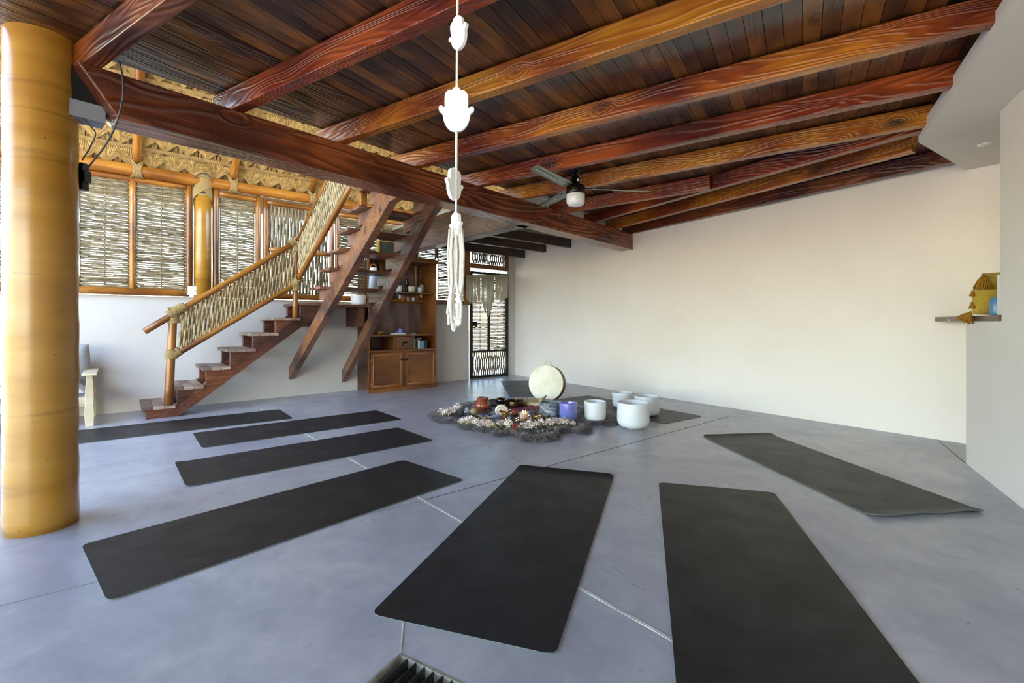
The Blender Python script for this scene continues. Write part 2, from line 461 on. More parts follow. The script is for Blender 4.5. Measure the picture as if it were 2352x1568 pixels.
for reg in (regA, regB):
    k = -90
    while k < 140:
        c0 = PD*0+(-JD)*(k*.0790)
        w = .0765
        a0 = c0; a1 = c0+(-JD)*w
        poly = [a0-PD*15, a1-PD*15, a1+PD*15, a0+PD*15]
        for p, nr in reg:
            poly = clip(poly, p, nr)
            if len(poly) < 3: break
        if len(poly) >= 3:
            dz = random.uniform(0, .004)
            # local frame of the deck: x along the planks
            vs = []
            for up in (0, .03):
                for p in poly: vs.append((np.dot(p, PD), np.dot(p, np.array([-PD[1], PD[0], 0])), zdeck(p)+dz+up))
            n = len(poly)
            deck.add(vs, [tuple(range(n)), tuple(range(n, 2*n))[::-1]]+[(i, (i+1) % n, n+(i+1) % n, n+i) for i in range(n)])
        k += 1
dk = deck.build('ceiling', M_plank, None, frame((0, 0, 0), PD, np.array([-PD[1], PD[0], 0]), Z_))
struct(dk, 'dark stained plank ceiling', 'ceiling')
# loft floor screed above the planks keeps light out of the gaps
lf = MB()
for reg in (regA, regB):
    poly = [np.array([-15., -15, 0]), np.array([15., -15, 0]), np.array([15., 15, 0]), np.array([-15., 15, 0])]
    for p, nr in reg: poly = clip(poly, p, nr)
    n = len(poly); vs = [(p[0], p[1], zdeck(p)+.036) for p in poly]+[(p[0], p[1], zdeck(p)+.08) for p in poly]
    lf.add(vs, [tuple(range(n)), tuple(range(n, 2*n))[::-1]]+[(i, (i+1) % n, n+(i+1) % n, n+i) for i in range(n)])
struct(lf.build('floor_loft', plain('loft_screed', '#8f8a80', .8)), 'loft floor above the planks', 'floor')

# ------------------------------------------------------------------ beams and joists
mb0 = BW-BD*6.1                                           # far end left; near bottom edge line
bx0 = BW-BD*5.50
# main beam: mitred lower-left end
zb0, zb1 = 2.028, 2.2532
pl = MB(); Lb = 5.84
tl = -0.02; 
pl.add([(0.155, 0, zb0), (Lb, 0, zb0), (Lb, .2, zb0), (0.155, .2, zb0), (0, 0, zb1), (Lb, 0, zb1), (Lb, .2, zb1), (0, .2, zb1)],
       [(0, 3, 2, 1), (4, 5, 6, 7), (0, 1, 5, 4), (2, 3, 7, 6), (0, 4, 7, 3), (1, 2, 6, 5)])
S0 = BW-BD*5.80
mainb = thing('main_beam', 'massive red-brown timber beam crossing under the joists from yellow column to right wall', 'beam', frame(S0, BD, -BN, Z_))
pl.build('timber', M_beam, mainb, frame(S0, BD, -BN, Z_), bevel=.006)
for s_, z_ in ((4.62, 2.20), (4.62, 2.09), (4.0, 2.19)):
    bl = MB().lathe([(.0, 0), (.008, .0), (.007, .006), (0, .008)], seg=10, M=Matrix.Translation((s_, 0, z_)) @ Matrix.Rotation(math.pi/2, 4, 'X'))
    bl.build('bolt', plain('brass_bolt', '#a8904c', .35, metal=.9), mainb, frame(S0, BD, -BN, Z_))

# cross beam running from the main beam to the window wall
cb = bar('cross_beam', L(3.51, -.05, 2.028), L(3.51, 3.05, 2.028), .17, .225, M_beam2, bevel=.006)
tag(cb, 'grey-brown timber beam running from the main beam back to the window wall', 'beam')
tag(bar('edge_board', L(3.445, -.02, 2.255), L(3.445, 2.95, 2.255), .03, .128, M_old, bevel=.002), 'dark board closing the loft floor edge above the grey-brown beam', 'board')
for n_, lab in ((.27, 'short dark rafter nearest the back door, above the transom screen'),
                (.87, 'middle one of the three short dark rafters above the back door'),
                (1.50, 'short dark rafter nearest the main beam, ending on the right wall')):
    zz = 2.19+.03*(n_ > .5)
    tag(bar('short_rafter', L(3.60, n_, zz), L(5.955-.087*n_+.05, n_, zz), .07, .14, M_old, bevel=.003), lab, 'beam', 'short rafters above the back door')

JW, JH = .070, .128
nrmw = .862; 
def jend(p, d):  # stop at slab front line or beyond
    return p
joists = [
 ('J0', (-2.007, 2.224), (-1.364, 1.84), -2.35, 2.6, M_joist_dark, 'brown ceiling joist closest to the camera, springing from the top of the yellow column'),
 ('J1', (-1.62, 2.739), (-.224, 1.887), -.25, 3.5, M_joist_red, 'bright red-stained ceiling joist, second from the camera'),
 ('J2', (-1.216, 3.259), (.827, 1.983), -.25, 3.8, M_joist_amber, 'amber ceiling joist passing behind the largest hanging hand, third from the camera'),
 ('J3', (-.797, 3.779), (1.239, 2.546), -.25, 3.66, M_joist, 'red and orange ceiling joist, fourth from the camera'),
 ('J4', (-.323, 4.31), (2.342, 2.607), -.25, 3.62, M_joist_red, 'glossy reddish ceiling joist just in front of the fan, fifth from the camera'),
 ('J5', (.071, 4.752), (2.675, 3.095), -.25, 3.22, M_joist_amber, 'honey-coloured ceiling joist just behind the fan rod'),
 ('J6a', (.639, 5.317), (1.88, 4.463), -.25, 1.51, M_joist_red, 'short red joist ending at a bolted splice behind the fan'),
 ('J6b', (1.037, 5.819), (2.756, 3.191), -.22, 3.25, M_joist_red, 'dark red joist running past the bolted splice to the white slab'),
 ('J7', (1.385, 6.228), (3.064, 3.503), -.22, 3.4, M_joist, 'orange-brown joist second from the right wall'),
 ('J8', (1.69, 6.586), (3.56, 3.80), -.20, 3.6, M_joist_dark, 'dark brown joist lying tight along the top of the right wall'),
]
for nm, p, q, t0, t1, m_, lab in joists:
    p = v3(p); q = v3(q); d = q-p; d /= np.linalg.norm(d); sd = np.cross(Z_, d)
    far = 1 if np.dot(sd, np.array([0, 1., 0])) > 0 else -1
    p[2] = 2.2532
    sl_ = .0137*np.dot(d, BN); d3 = np.array([d[0], d[1], sl_])
    a0 = p+d3*t0; a1 = p+d3*t1
    if nm in ('J0', 'J1', 'J2', 'J3', 'J4', 'J5', 'J6b', 'J7'):
        # trim at the front of the white slab
        nr = np.array([-.862, .507, 0]); p0 = v3(sl[0]); da = np.dot(a0-p0, nr); db = np.dot(a1-p0, nr)
        if db < -.04: a1 = a0+(a1-a0)*((da+.03)/(da-db))
    off = sd*far*JW/2
    jo = bar('ceiling_joist', a0+off, a1+off, JW, JH, m_, bevel=.004)
    tag(jo, lab, 'joist', 'ceiling joists')
    if nm == 'J6a':
        for zz in (.045, .085):
            nb = MB().lathe([(0, 0), (.007, 0), (.006, .004), (0, .005)], seg=10, M=Matrix.Translation((1.66, far*(-1)*JW/2, zz)) @ Matrix.Rotation(math.pi/2, 4, 'X'))
            nb.build('bolt', plain('zinc_bolt', '#b9b7a8', .4, metal=.8), jo, WM[jo.name])

# ------------------------------------------------------------------ the yellow column at the left edge
cx_, cy_ = -2.31, 2.303
cm = MB(); prof = []
for i in range(41):
    z = 2.46*i/40; prof.append((.1355+.0015*math.sin(i*1.7)+.001*math.sin(i*.6), z))
colm = tag(cm.lathe(prof, seg=48).build('column', M_col, None, at(cx_, cy_, 0)), 'thick round yellow lacquered column at left edge', 'column')
# steel plate and fittings between column and beam
spl = thing('steel_bracket', 'black steel plate joining yellow column and main beam', 'bracket', at(-2.12, 2.33, 2.0))
MB().box(-.06, .20, 0, .012, .072, .24).build('plate', M_steel, spl, frame((-2.17, 2.32, 2.03), BD, -BN, Z_))
MB().box(-.12, .12, -.01, .10, .035, .117).build('ledge', M_grey, spl, frame((-2.17, 2.32, 1.985), BD, -BN, Z_))
blm = MB().lathe([(0, 0), (.008, 0), (.006, .006), (0, .007)], seg=10, M=Matrix.Translation((.10, 0, .12)) @ Matrix.Rotation(math.pi/2, 4, 'X'))
blm.build('bolt', plain('worn_bolt', '#8c8466', .5, metal=.6), spl, frame((-2.17, 2.32, 2.03), BD, -BN, Z_))
sp = thing('wall_speaker', 'small black box mounted on back of yellow column', 'speaker', at(-2.17, 2.42, 1.62))
MB().box(-.026, .018, -.02, .02, .02, .16).build('housing', plain('black_plastic', '#0e1420', .4), sp, at(-2.245, 2.45, 1.67), bevel=.004)
MB().box(-.01, .02, -.02, .02, .05, .11).build('clamp', M_blackmetal, sp, at(-2.235, 2.45, 1.68))
cb_ = thing('cable', 'thin black cable looping from joist down behind yellow column', 'cable', at(-1.95, 2.25, 2.2))
def bez(pts, n=24):
    P = [np.array(p, float) for p in pts]; out = []
    m = len(P)
    for i in range(m-1):
        a = P[max(i-1, 0)]; b = P[i]; c = P[i+1]; d = P[min(i+2, m-1)]
        for k in range(n//(m-1)+1):
            t = k/(n//(m-1)+1)
            out.append(.5*((2*b)+(-a+c)*t+(2*a-5*b+4*c-d)*t*t+(-a+3*b-3*c+d)*t**3))
    out.append(P[-1]); return out
M_cable = plain('grey_cable', '#3a3c40', .5)
MB().tube(bez([(-1.90, 2.27, 2.26), (-1.86, 2.24, 2.17), (-1.86, 2.24, 2.07), (-1.91, 2.26, 1.95), (-2.0, 2.30, 1.86), (-2.14, 2.38, 1.80), (-2.20, 2.42, 1.78)], 36), .004, 8).build('long_loop', M_cable, cb_)
MB().tube(bez([(-2.14, 2.34, 2.02), (-2.09, 2.33, 1.97), (-2.07, 2.33, 1.93), (-2.13, 2.36, 1.87), (-2.20, 2.40, 1.83)], 24), .003, 8).build('short_loop', M_cable, cb_)

# ------------------------------------------------------------------ log frame, thatch
lp = log('plate_log', L(-2.3, .06, 2.692), L(5.9, .06, 2.692), .068, M_log, wob=.02)
tag(lp, 'long horizontal varnished log lying on top of the window wall posts', 'log')
def lashing(name, parent, c, axis_r, zr, M, w=.16, turns=9):
    """rope wound round a post (local z) – bands of rope rings"""
    m = MB()
    for i in range(turns):
        z = zr*(i/(turns-1)-.5)
        m.tube([(c[0]+axis_r*math.cos(t), c[1]+axis_r*math.sin(t), c[2]+z+.004*math.sin(2*t+i)) for t in np.linspace(0, 2*math.pi, 19)], zr/turns*.62, 6, cap=False)
    return m.build(name, M_rope, parent, M)
def saddle(name, parent, M, r=.075, h=.16, n=7):
    """rope lashing crossing over a horizontal log: fan of ropes, waist in the middle"""
    m = MB()
    for i in range(n):
        u = (i/(n-1)-.5)
        pts = []
        for k in range(13):
            t = k/12; a_ = -1.25+t*3.0
            xx = u*(.052+.055*abs(2*t-1)**1.5)
            pts.append((xx, -(r+.010)*math.cos(a_-.3), (r+.010)*math.sin(a_-.3)))
        m.tube(pts, .0075, 6)
    for sg in (-1, 1):
        m.tube([(sg*.03, -.06, .03), (sg*.045, -.03, .09), (sg*.05, .02, .14)], .008, 6)
        m.tube([(-sg*.02, -.07, .02), (sg*.03, -.05, .08), (sg*.05, 0, .13)], .008, 6)
    return m.build(name, M_rope, parent, M)

TH = math.radians(38)
for i, (s_, lab) in enumerate(((-.65, None), (.353, 'round pole rafter over the leftmost woven screens'), (1.286, 'round pole rafter beside the lashed wall column'), (2.229, 'round pole rafter behind the stair railing top'), (3.17, 'round pole rafter above the upper stair flight'), (4.1, None))):
    if lab is None: continue
    r_ = thing('rafter_pole', lab, 'rafter', LW(s_, .07, 2.77))
    p0 = L(s_, -.10, 2.79-.17*math.tan(TH)*.3); p0 = L(s_, .02, 2.755)
    p1 = L(s_, 3.2, 2.755+3.18*math.tan(TH))
    log('pole', p0, p1, .040, M_log, r_, wob=.02)
    saddle('rope_lashing', r_, LW(s_, .06, 2.692), .068)

# thatched roof: backing, battens and rows of folded palm fans
rf = thing('thatched_roof', 'sloping palm thatch roof above the woven window wall', 'roof', LW(0, 0, 2.8))
cosT, sinT = math.cos(TH), math.sin(TH)
TX = A_; TS = N_*cosT+Z_*sinT; TN = np.cross(TX, TS)
if TN[2] > 0: TN = -TN            # TN points down to the room
TM = frame(L(0, -.35, 2.775-.35*math.tan(TH)+.02), TX, TS, np.cross(TX, TS))
sg = 1 if np.dot(np.cross(TX, TS), TN) > 0 else -1     # local z sign for "down into the room"
def tz(d): return sg*d
MB().box(-2.4, 8, -.1, 7.2, min(tz(-.12), tz(-.05)), max(tz(-.12), tz(-.05))).build('thatch_backing', M_thatchb, rf, TM)
ridge = L(0, -.35, 2.775-.35*math.tan(TH)+.02)+TS*7.2
S2 = N_*cosT-Z_*sinT
MB().box(-2.4, 8, 0, 6.5, -.12, -.05).build('far_slope', M_thatchb, rf, frame(ridge, TX, S2, np.cross(TX, S2)))  # unseen slope, added to block the sky above the loft
log('ridge_log', L(-2.4, 0, 0)+(ridge-L(0, 0, 0)), L(8, 0, 0)+(ridge-L(0, 0, 0)), .16, M_log, rf)  # unseen cap, added so no sun leaks through the ridge gap
rowp = .275
for r in range(0, 7):
    y0 = .375+r*rowp
    bt = MB()
    bt.box(-1.6, 5.9, y0-.012, y0+.026, min(tz(.016), tz(-.012)), max(tz(.016), tz(-.012)))
    bt.build('batten', M_batten, rf, TM, bevel=.003)
    fm = MB()
    npk = int(7.4/.200)
    for i in range(npk):
        sx = -1.5+i*.200+random.uniform(-.015, .015)+(.100 if r % 2 else 0)
        tilt = random.uniform(-.12, .12)
        nb = 19
        for b_ in range(nb):          # blades fanning up from the fold point
            a0 = (b_/nb-.5)*1.5+tilt*.6; a1 = ((b_+1)/nb-.5)*1.5+tilt*.6; am = (a0+a1)/2
            R1 = rowp*(.88+.04*math.cos(3*(am-tilt))); y_ = y0+.022
            z0 = tz(.014); z1 = tz(.002); zm = tz(.012 if b_ % 2 else .020)
            fm.add([(sx, y_, z0), (sx+R1*math.sin(a0), y_+R1*math.cos(a0), z1), (sx+R1*math.sin(am), y_+R1*math.cos(am), z1+tz(.008)*.9), (sx+R1*math.sin(a1), y_+R1*math.cos(a1), z1)], [(0, 1, 2), (0, 2, 3)])
    # hanging straight leaves between the fans
    for i in range(420):
        sx = -1.6+i*7.5/420+random.uniform(-.01, .01); w_ = random.uniform(.008, .014); d_ = random.uniform(-.03, -.006)
        fm.add([(sx-w_, y0+.02, tz(d_)), (sx+w_, y0+.02, tz(d_)), (sx+w_*.8+random.uniform(-.01, .01), y0+rowp, tz(d_-.004)), (sx-w_*.8, y0+rowp, tz(d_-.004))], [(0, 1, 2, 3)])
    fm.build('palm_fans', M_thatch, rf, TM)
# folded eave leaves just above the plate log
em = MB()
for i in range(760):
    sx = -1.6+i*7.5/760+random.uniform(-.008, .008); w_ = random.uniform(.005, .012)
    em.add([(sx-w_, .30, tz(-.02)), (sx+w_, .30, tz(-.02)), (sx+w_+random.uniform(-.03, .03), .385, tz(.008)), (sx-w_+random.uniform(-.03, .03), .385, tz(.006))], [(0, 1, 2, 3)])
em.build('eave_leaves', M_thatch, rf, TM)

# wall column in the window wall
wc = thing('wall_column', 'slim yellow column in the window wall with rope-lashed top', 'column', LW(.972, .05, 1.30))
MB().lathe([(.091, 0), (.092, .5), (.090, 1.0), (.092, 1.24)], seg=32).build('shaft', M_col, wc, LW(.972, .03, 1.28))
cap = MB()
for sg2 in (-1, 1):
    for i in range(9):
        cap.tube([((.101+.004*sg2)*math.sin(sg2*(-1.35+2.7*t)), -(.101+.004*sg2)*math.cos(sg2*(-1.35+2.7*t)), -.15+.20*t+.0135*(i-4)+.02*math.sin(math.pi*t)) for t in np.linspace(0, 1, 12)], .0078, 6)
for i in range(5):
    cap.tube([(.105*math.sin(-1.4+2.8*t), -.105*math.cos(-1.4+2.8*t), .075+.014*i-.05*abs(2*t-1)**2) for t in np.linspace(0, 1, 12)], .0078, 6)
cap.lathe([(.094, -.10), (.100, .0), (.102, .09), (.085, .135), (.05, .155), (0, .16)], seg=28)
cap.build('rope_lashing', M_rope, wc, LW(.972, .03, 2.66))

# ------------------------------------------------------------------ woven screens
def weave_h(x0, x1, z0, z1, pitch=.0212, r=.0117, nstake=3, amp=.012):
    m = MB(); W = x1-x0; st = W/(nstake-1)
    k = 0; z = z0+r
    while z < z1-r*.5:
        n = (nstake-1)*5+1; ph = k % 2; dz0 = random.uniform(-.0018, .0018); dz1 = random.uniform(-.0018, .0018)
        rr = r*random.uniform(.8, 1.12)
        pts = []
        for i in range(n):
            x = x0+W*i/(n-1)
            y = amp*math.cos(math.pi*((x-x0)/st+ph))
            pts.append((x, y, z+dz0+(dz1-dz0)*i/(n-1)+.0011*math.sin(i*1.3+k*2.1)))
        m.tube(pts, [rr*random.uniform(.88, 1.1) for _ in pts], 6)
        z += pitch*random.uniform(.9, 1.12); k += 1
    for i in range(nstake):
        x = x0+W*i/(nstake-1); x = min(max(x, x0+.006), x1-.006)
        m.tube([(x, 0, z0), (x, 0, (z0+z1)/2), (x, 0, z1)], .007, 6)
    return m
def weave_v(x0, x1, z0, z1, pitch=.0212, r=.0115, bars=(.0, .33, .67, 1), amp=.012):
    m = MB(); Hh = z1-z0; k = 0; x = x0+r
    nb = len(bars)
    while x < x1-r*.5:
        n = (nb-1)*5+1; ph = k % 2; pts = []; dx = random.uniform(-.003, .003)
        for i in range(n):
            t = i/(n-1); z = z0+Hh*t
            y = amp*math.cos(math.pi*(t*(nb-1)+ph))
            pts.append((x+dx+.0022*math.sin(i*1.1+k*1.9), y, z))
        rr = r*random.uniform(.78, 1.15)
        m.tube(pts, [rr*random.uniform(.88, 1.1) for _ in pts], 6)
        x += pitch*random.uniform(.9, 1.12); k += 1
    for b_ in bars:
        z = min(max(z0+Hh*b_, z0+.006), z1-.006)
        m.tube([(x0, 0, z), ((x0+x1)/2, 0, z), (x1, 0, z)], .006, 6)
    return m
wi = [0]
def window(label, M, rails, posts, screens, r=.036):
    wi[0] += 1
    w = structE('window_%d' % wi[0], M, label, 'window')
    for (x0, x1, z) in rails: log('rail', np.array([x0, 0, z]), np.array([x1, 0, z]), r*.95, M_log, None)
    return w
def wlog(name, w, s0, z0, s1, z1, r, n_=.03):
    return log(name, L(s0, n_, z0), L(s1, n_, z1), r, M_log, w, wob=.04)
def win(label, s0, s1):
    wi[0] += 1
    return structE('window_%d' % wi[0], LW((s0+s1)/2, .03, 1.3), label, 'window')
ZS, ZT = 1.345, 2.600      # sill rail and head rail centres
def screen(w, kind, s0, s1, z0, z1, n_=.015, **k):
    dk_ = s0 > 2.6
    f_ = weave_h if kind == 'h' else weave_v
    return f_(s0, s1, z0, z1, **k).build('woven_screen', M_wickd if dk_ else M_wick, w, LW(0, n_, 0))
w = win('pair of woven twig screens left of the wall column', -.2, .85)
for a_, b_ in ((-1.55, -1.10), (-1.04, -.60), (-.53, -.13+.0)): screen(w, 'h', a_, b_, 1.385, 2.57)
screen(w, 'h', -.125, .285, 1.385, 2.57); screen(w, 'h', .347, .802, 1.385, 2.57)
wlog('sill_rail', w, -1.6, ZS, .84, ZS, .043); wlog('head_rail', w, -1.6, ZT, .81, ZT, .034)
for x in (-.565, -.127-.03, .315): wlog('post', w, x, 1.32, x, 2.62, .031)
wlog('post', w, .838, 1.32, .838, 2.62, .036)
w = win('narrow woven twig screen right of the wall column', 1.1, 1.6)
screen(w, 'h', 1.151, 1.535, 1.385, 2.55)
wlog('sill_rail', w, 1.08, ZS, 1.62, ZS, .043); wlog('head_rail', w, 1.14, 2.585, 1.55, 2.575, .032)
wlog('post', w, 1.108, 1.32, 1.108, 2.66, .036); wlog('post', w, 1.575, 1.32, 1.575, 2.62, .033)
w = win('woven screen of upright twigs behind the stair railing', 1.66, 2.5)
screen(w, 'v', 1.70, 2.47, 1.385, 1.93, bars=(.02, .35, .98)); screen(w, 'v', 1.70, 2.47, 1.99, 2.53, bars=(.02, .45, .98))
wlog('sill_rail', w, 1.63, ZS, 2.6, ZS, .040); wlog('head_rail', w, 1.66, 2.565, 2.5, 2.565, .034); wlog('middle_rail', w, 1.70, 1.957, 2.49, 1.957, .032)
wlog('post', w, 1.665, 1.32, 1.665, 2.6, .038); wlog('post', w, 2.515, 1.32, 2.515, 2.62, .036)
lt = MB().box(2.03, 2.16, -.05, -.005, 1.372, 1.392).box(2.05, 2.07, -.055, -.04, 1.372, 1.41)
plab(lt.build('latch', plain('steel_latch', '#9aa09a', .35, metal=.8), w, LW()), 'small steel latch')
w = win('woven twig screen behind the upper stair flight', 2.56, 3.3)
screen(w, 'h', 2.64, 3.20, 1.385, 2.50, nstake=4)
wlog('sill_rail', w, 2.56, ZS, 4.1, ZS, .040); wlog('head_rail', w, 2.60, 2.545, 4.0, 2.545, .036)
wlog('post', w, 2.593, 1.32, 2.593, 2.62, .034); wlog('post', w, 3.245, 1.32, 3.245, 2.6, .036); wlog('post', w, 3.85, 1.32, 3.85, 2.6, .034)
screen(w, 'h', 3.29, 3.82, 2.0, 2.50, nstake=3)
w = win('woven twig screen between cabinet and back door', 4.0, 4.8)
screen(w, 'h', 3.90, 4.22, 1.385, 2.24, nstake=2, pitch=.025); screen(w, 'h', 4.26, 4.745, 1.385, 2.24, nstake=3, pitch=.025)
MB().box(3.88, 4.80, -.05, .03, 1.30, 1.375).build('sill_rail', M_cab, w, LW(), bevel=.004)
MB().box(3.88, 4.80, -.05, .03, 2.24, 2.32).build('head_rail', M_cab, w, LW(), bevel=.004)
MB().box(4.222, 4.258, -.04, .02, 2.06, 2.24).build('glazing_bar', M_cab, w, LW(), bevel=.003)
MB().box(4.755, 4.893, -.06, .06, 1.30, 2.40).build('post', M_log, w, LW(), bevel=.006)
w = win('transom screen of upright twigs over the back door', 4.9, 5.77)
screen(w, 'v', 4.945, 5.70, 2.045, 2.27, bars=(.05, .5, .98), pitch=.024)
MB().box(4.893, 5.77, -.03, .05, 1.955, 2.04).build('bottom_rail', M_log, w, LW(), bevel=.005)
MB().box(5.70, 5.775, -.035, .06, 1.955, 2.40).build('post', M_log, w, LW(), bevel=.005)
MB().box(4.893, 5.77, -.03, .05, 2.27, 2.36).build('top_rail', M_cab, w, LW(), bevel=.005)
# back door: black steel frame with woven twigs
dr = structE('door_1', LW(5.33, .02, 0), 'black steel framed back door filled with woven twigs', 'door')
fr = MB(); d0, d1 = 4.905, 5.765
fr.box(d0, d0+.05, -.02, .02, .01, 1.90).box(d1-.05, d1, -.02, .02, .01, 1.90).box(d0, d1, -.02, .02, 1.855, 1.90).box(d0, d1, -.02, .02, .01, .055)
fr.box(d0, d1, -.018, .018, .465, .505).box(5.30, 5.335, -.018, .018, .5, 1.86)
fr.build('frame', M_blackmetal, dr, LW(0, .02, 0), bevel=.003)
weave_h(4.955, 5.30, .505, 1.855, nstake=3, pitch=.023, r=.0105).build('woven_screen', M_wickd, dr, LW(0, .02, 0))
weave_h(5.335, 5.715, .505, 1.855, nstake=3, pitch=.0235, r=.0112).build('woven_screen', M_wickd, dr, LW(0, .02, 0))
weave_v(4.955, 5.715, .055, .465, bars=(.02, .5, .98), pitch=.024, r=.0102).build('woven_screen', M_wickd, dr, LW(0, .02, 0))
hd = MB().box(4.96, 5.03, -.05, .0, .93, 1.02).tube([(4.99, -.05, .975), (4.99, -.09, .975), (5.06, -.09, .975)], .008, 8)
hd.build('lock', M_blackmetal, dr, LW(0, .02, 0))
# threshold
struct(MB().box(4.9, 5.77, -.03, .13, -.01, .008).build('trim_8', plain('steel_sill', '#8a8c8e', .4, metal=.5), None, LW()))

# light switch box with its conduit
sw = thing('light_switch', 'white switch box at the foot of the slim wall column', 'switch', LW(.865, .06, 1.32))
MB().box(-.046, .046, -.02, .03, 0, .105).build('box', M_white, sw, LW(.865, .07, 1.322), bevel=.004)
MB().box(-.002, .03, -.026, -.018, .048, .064).build('rocker', plain('white_rocker', '#f4f2ee', .35), sw, LW(.865, .07, 1.322), bevel=.002)
MB().tube(bez([L(.868, .075, 1.42), L(.872, .075, 1.8), L(.868, .08, 2.3), L(.872, .08, 2.62), L(.90, .14, 2.73), L(.97, .15, 2.775), L(1.04, .14, 2.74), L(1.06, .13, 2.68)], 40), .005, 8).build('conduit', M_cable, sw)

# ------------------------------------------------------------------ stairs
st = thing('staircase', 'lower flight of dark timber stairs along the white wall with its landing', 'stairs', LW(1.2, .35, 0))
ts = [(.372, .655, .128), (.637, .908, .312), (.897, 1.165, .502), (1.128, 1.418, .695), (1.358, 1.662, .873), (1.60, 1.911, 1.056)]
sl_ = .763
def zl(s): return sl_*(s-.69)
def sup(z): return (z-.155)/sl_+.69
for n0 in (.035, .605):
    poly = [(.69, 0), (2.16, zl(2.16)), (2.16, 1.20), (sup(1.20), 1.20), (.69-.155/sl_, 0)]
    MB().prism(poly, 'y', -n0-.065, -n0).build('stringer', M_stair, st, LW(), bevel=.004)
prev = 0.
for (s0, s1, z) in ts:
    b_ = MB(); nb = 3; w_ = (s1-s0)/nb
    for k in range(nb): b_.box(s0+k*w_+.0015, s0+(k+1)*w_-.0015, -.69-random.uniform(0, .006), -.005, z-.033, z)
    b_.build('tread', M_tread, st, LW(), bevel=.002)
    for n0 in (.03, .60):
        zb = prev; zt = z-.034
        x0 = s0+.035
        poly = [(x0, zb), (x0, zt), (max(x0+.05, sup(zt)), zt), (max(x0+.02, sup(zb)), zb)]
        MB().prism(poly, 'y', -n0-.074, -n0-.002).build('riser_block', M_stair, st, LW(), bevel=.002)
    prev = z
# landing: first boards like a tread, then the deck
b_ = MB()
for k in range(3): b_.box(1.888+k*.098, 1.985+k*.098, -.69, -.005, 1.209, 1.242)
b_.build('tread', M_tread2, st, LW(), bevel=.002)
b_ = MB()
for k in range(5): b_.box(2.183, 2.965, -.49+k*.098, -.395+k*.098-.001, 1.207, 1.240)
b_.build('landing_boards', M_tread2, st, LW(), bevel=.002)
MB().prism([(1.915, 1.06), (1.915, 1.207), (2.17, 1.207), (2.17, 1.06)], 'y', -.68, -.61).build('riser_block', M_stair, st, LW(), bevel=.002)
MB().prism([(1.915, 1.06), (1.915, 1.207), (2.17, 1.207), (2.17, 1.06)], 'y', -.10, -.03).build('riser_block', M_stair, st, LW(), bevel=.002)
for s0, n1 in ((2.10, .645), (2.73, .47)):
    MB().box(s0, s0+.085, -n1, .0, .937, 1.206).build('bracket', M_stair, st, LW(), bevel=.004)

up = thing('staircase', 'steep upper flight of dark timber stairs rising from wall to main beam', 'stairs', LW(2.3, 1.4, .9))
def nb_at(s): return 3.64-.174*(s-.71)-.20
n1 = nb_at(1.98)
S1p = [(0, .228), (3.06, 2.02), (n1, 2.035), (n1, 2.25), (3.05, 2.25), (0, .39)]
MB().prism([(-a_, b_) for a_, b_ in S1p], 'x', 1.95, 2.025).build('stringer', M_stair2, up, LW(), bevel=.005)
# second stringer runs slightly askew
n2 = nb_at(2.35)
ax = A_*(-.10)+N_; ax /= np.linalg.norm(ax); ay = np.cross(Z_, ax)
M2 = frame(L(2.665, 0, 0), ax, ay, Z_); side = -1 if np.dot(ay, A_) > 0 else 1
k_ = 1.005
S2p = [(0, .135), (3.02*k_, 1.985), (n2*k_, 2.03), (n2*k_, 2.25), (3.0*k_, 2.16), (0, .30)]
mm = MB().prism(S2p, 'y', 0 if side < 0 else -.075, .075 if side < 0 else 0); mm.build('stringer', M_stair2, up, M2, bevel=.005)
tn = [(1.20, 1.53, 1.395), (1.517, 1.852, 1.572), (1.802, 2.117, 1.738), (2.069, 2.363, 1.902), (2.33, 2.62, 2.068), (2.60, 2.88, 2.215)]
for i, (na, nb_, z) in enumerate(tn):
    b_ = MB(); hw = (nb_-na)/2
    for k in range(2):
        xa, xb = 1.862+random.uniform(0, .01), 2.70-.1*na
        b_.box(xa, xb, -(na+(k+1)*hw)+.0015, -(na+k*hw)-.0015, z-.028, z)
    if i < 5: b_.build('tread', M_tread2, up, LW(), bevel=.002)
    if i == 5: b_.build('tread', M_tread2, up, LW(), bevel=.002)
    # carrier blocks on top of the stringers
    def zu1(n): return .39+.603*n
    def zu2(n): return .29+.615*n
    nl = na+.05; zt = z-.029
    ne = min((zt-.39)/.603, n1-.02)
    ne = max(ne, nl+.1)
    nb1 = (zt-.115-.39)/.603+.03
    MB().prism([(-nl, zt), (-nl, zt-.115), (-nb1, zt-.118), (-max(ne, nb1+.05), min(zt, zu1(ne)))], 'x', 1.955, 2.02).build('riser_block', M_block, up, LW(), bevel=.002)
    ne = max((zt-.29)/.615, nl+.1)
    nb2 = (zt-.125-.29)/.615+.03
    MB().prism([(nl, zt), (nl, zt-.125), (nb2, zt-.128), (max(ne, nb2+.05), min(zt, zu2(ne)))], 'y', .005 if side < 0 else -.07, .07 if side < 0 else -.005).build('riser_block', M_block, up, M2, bevel=.002)

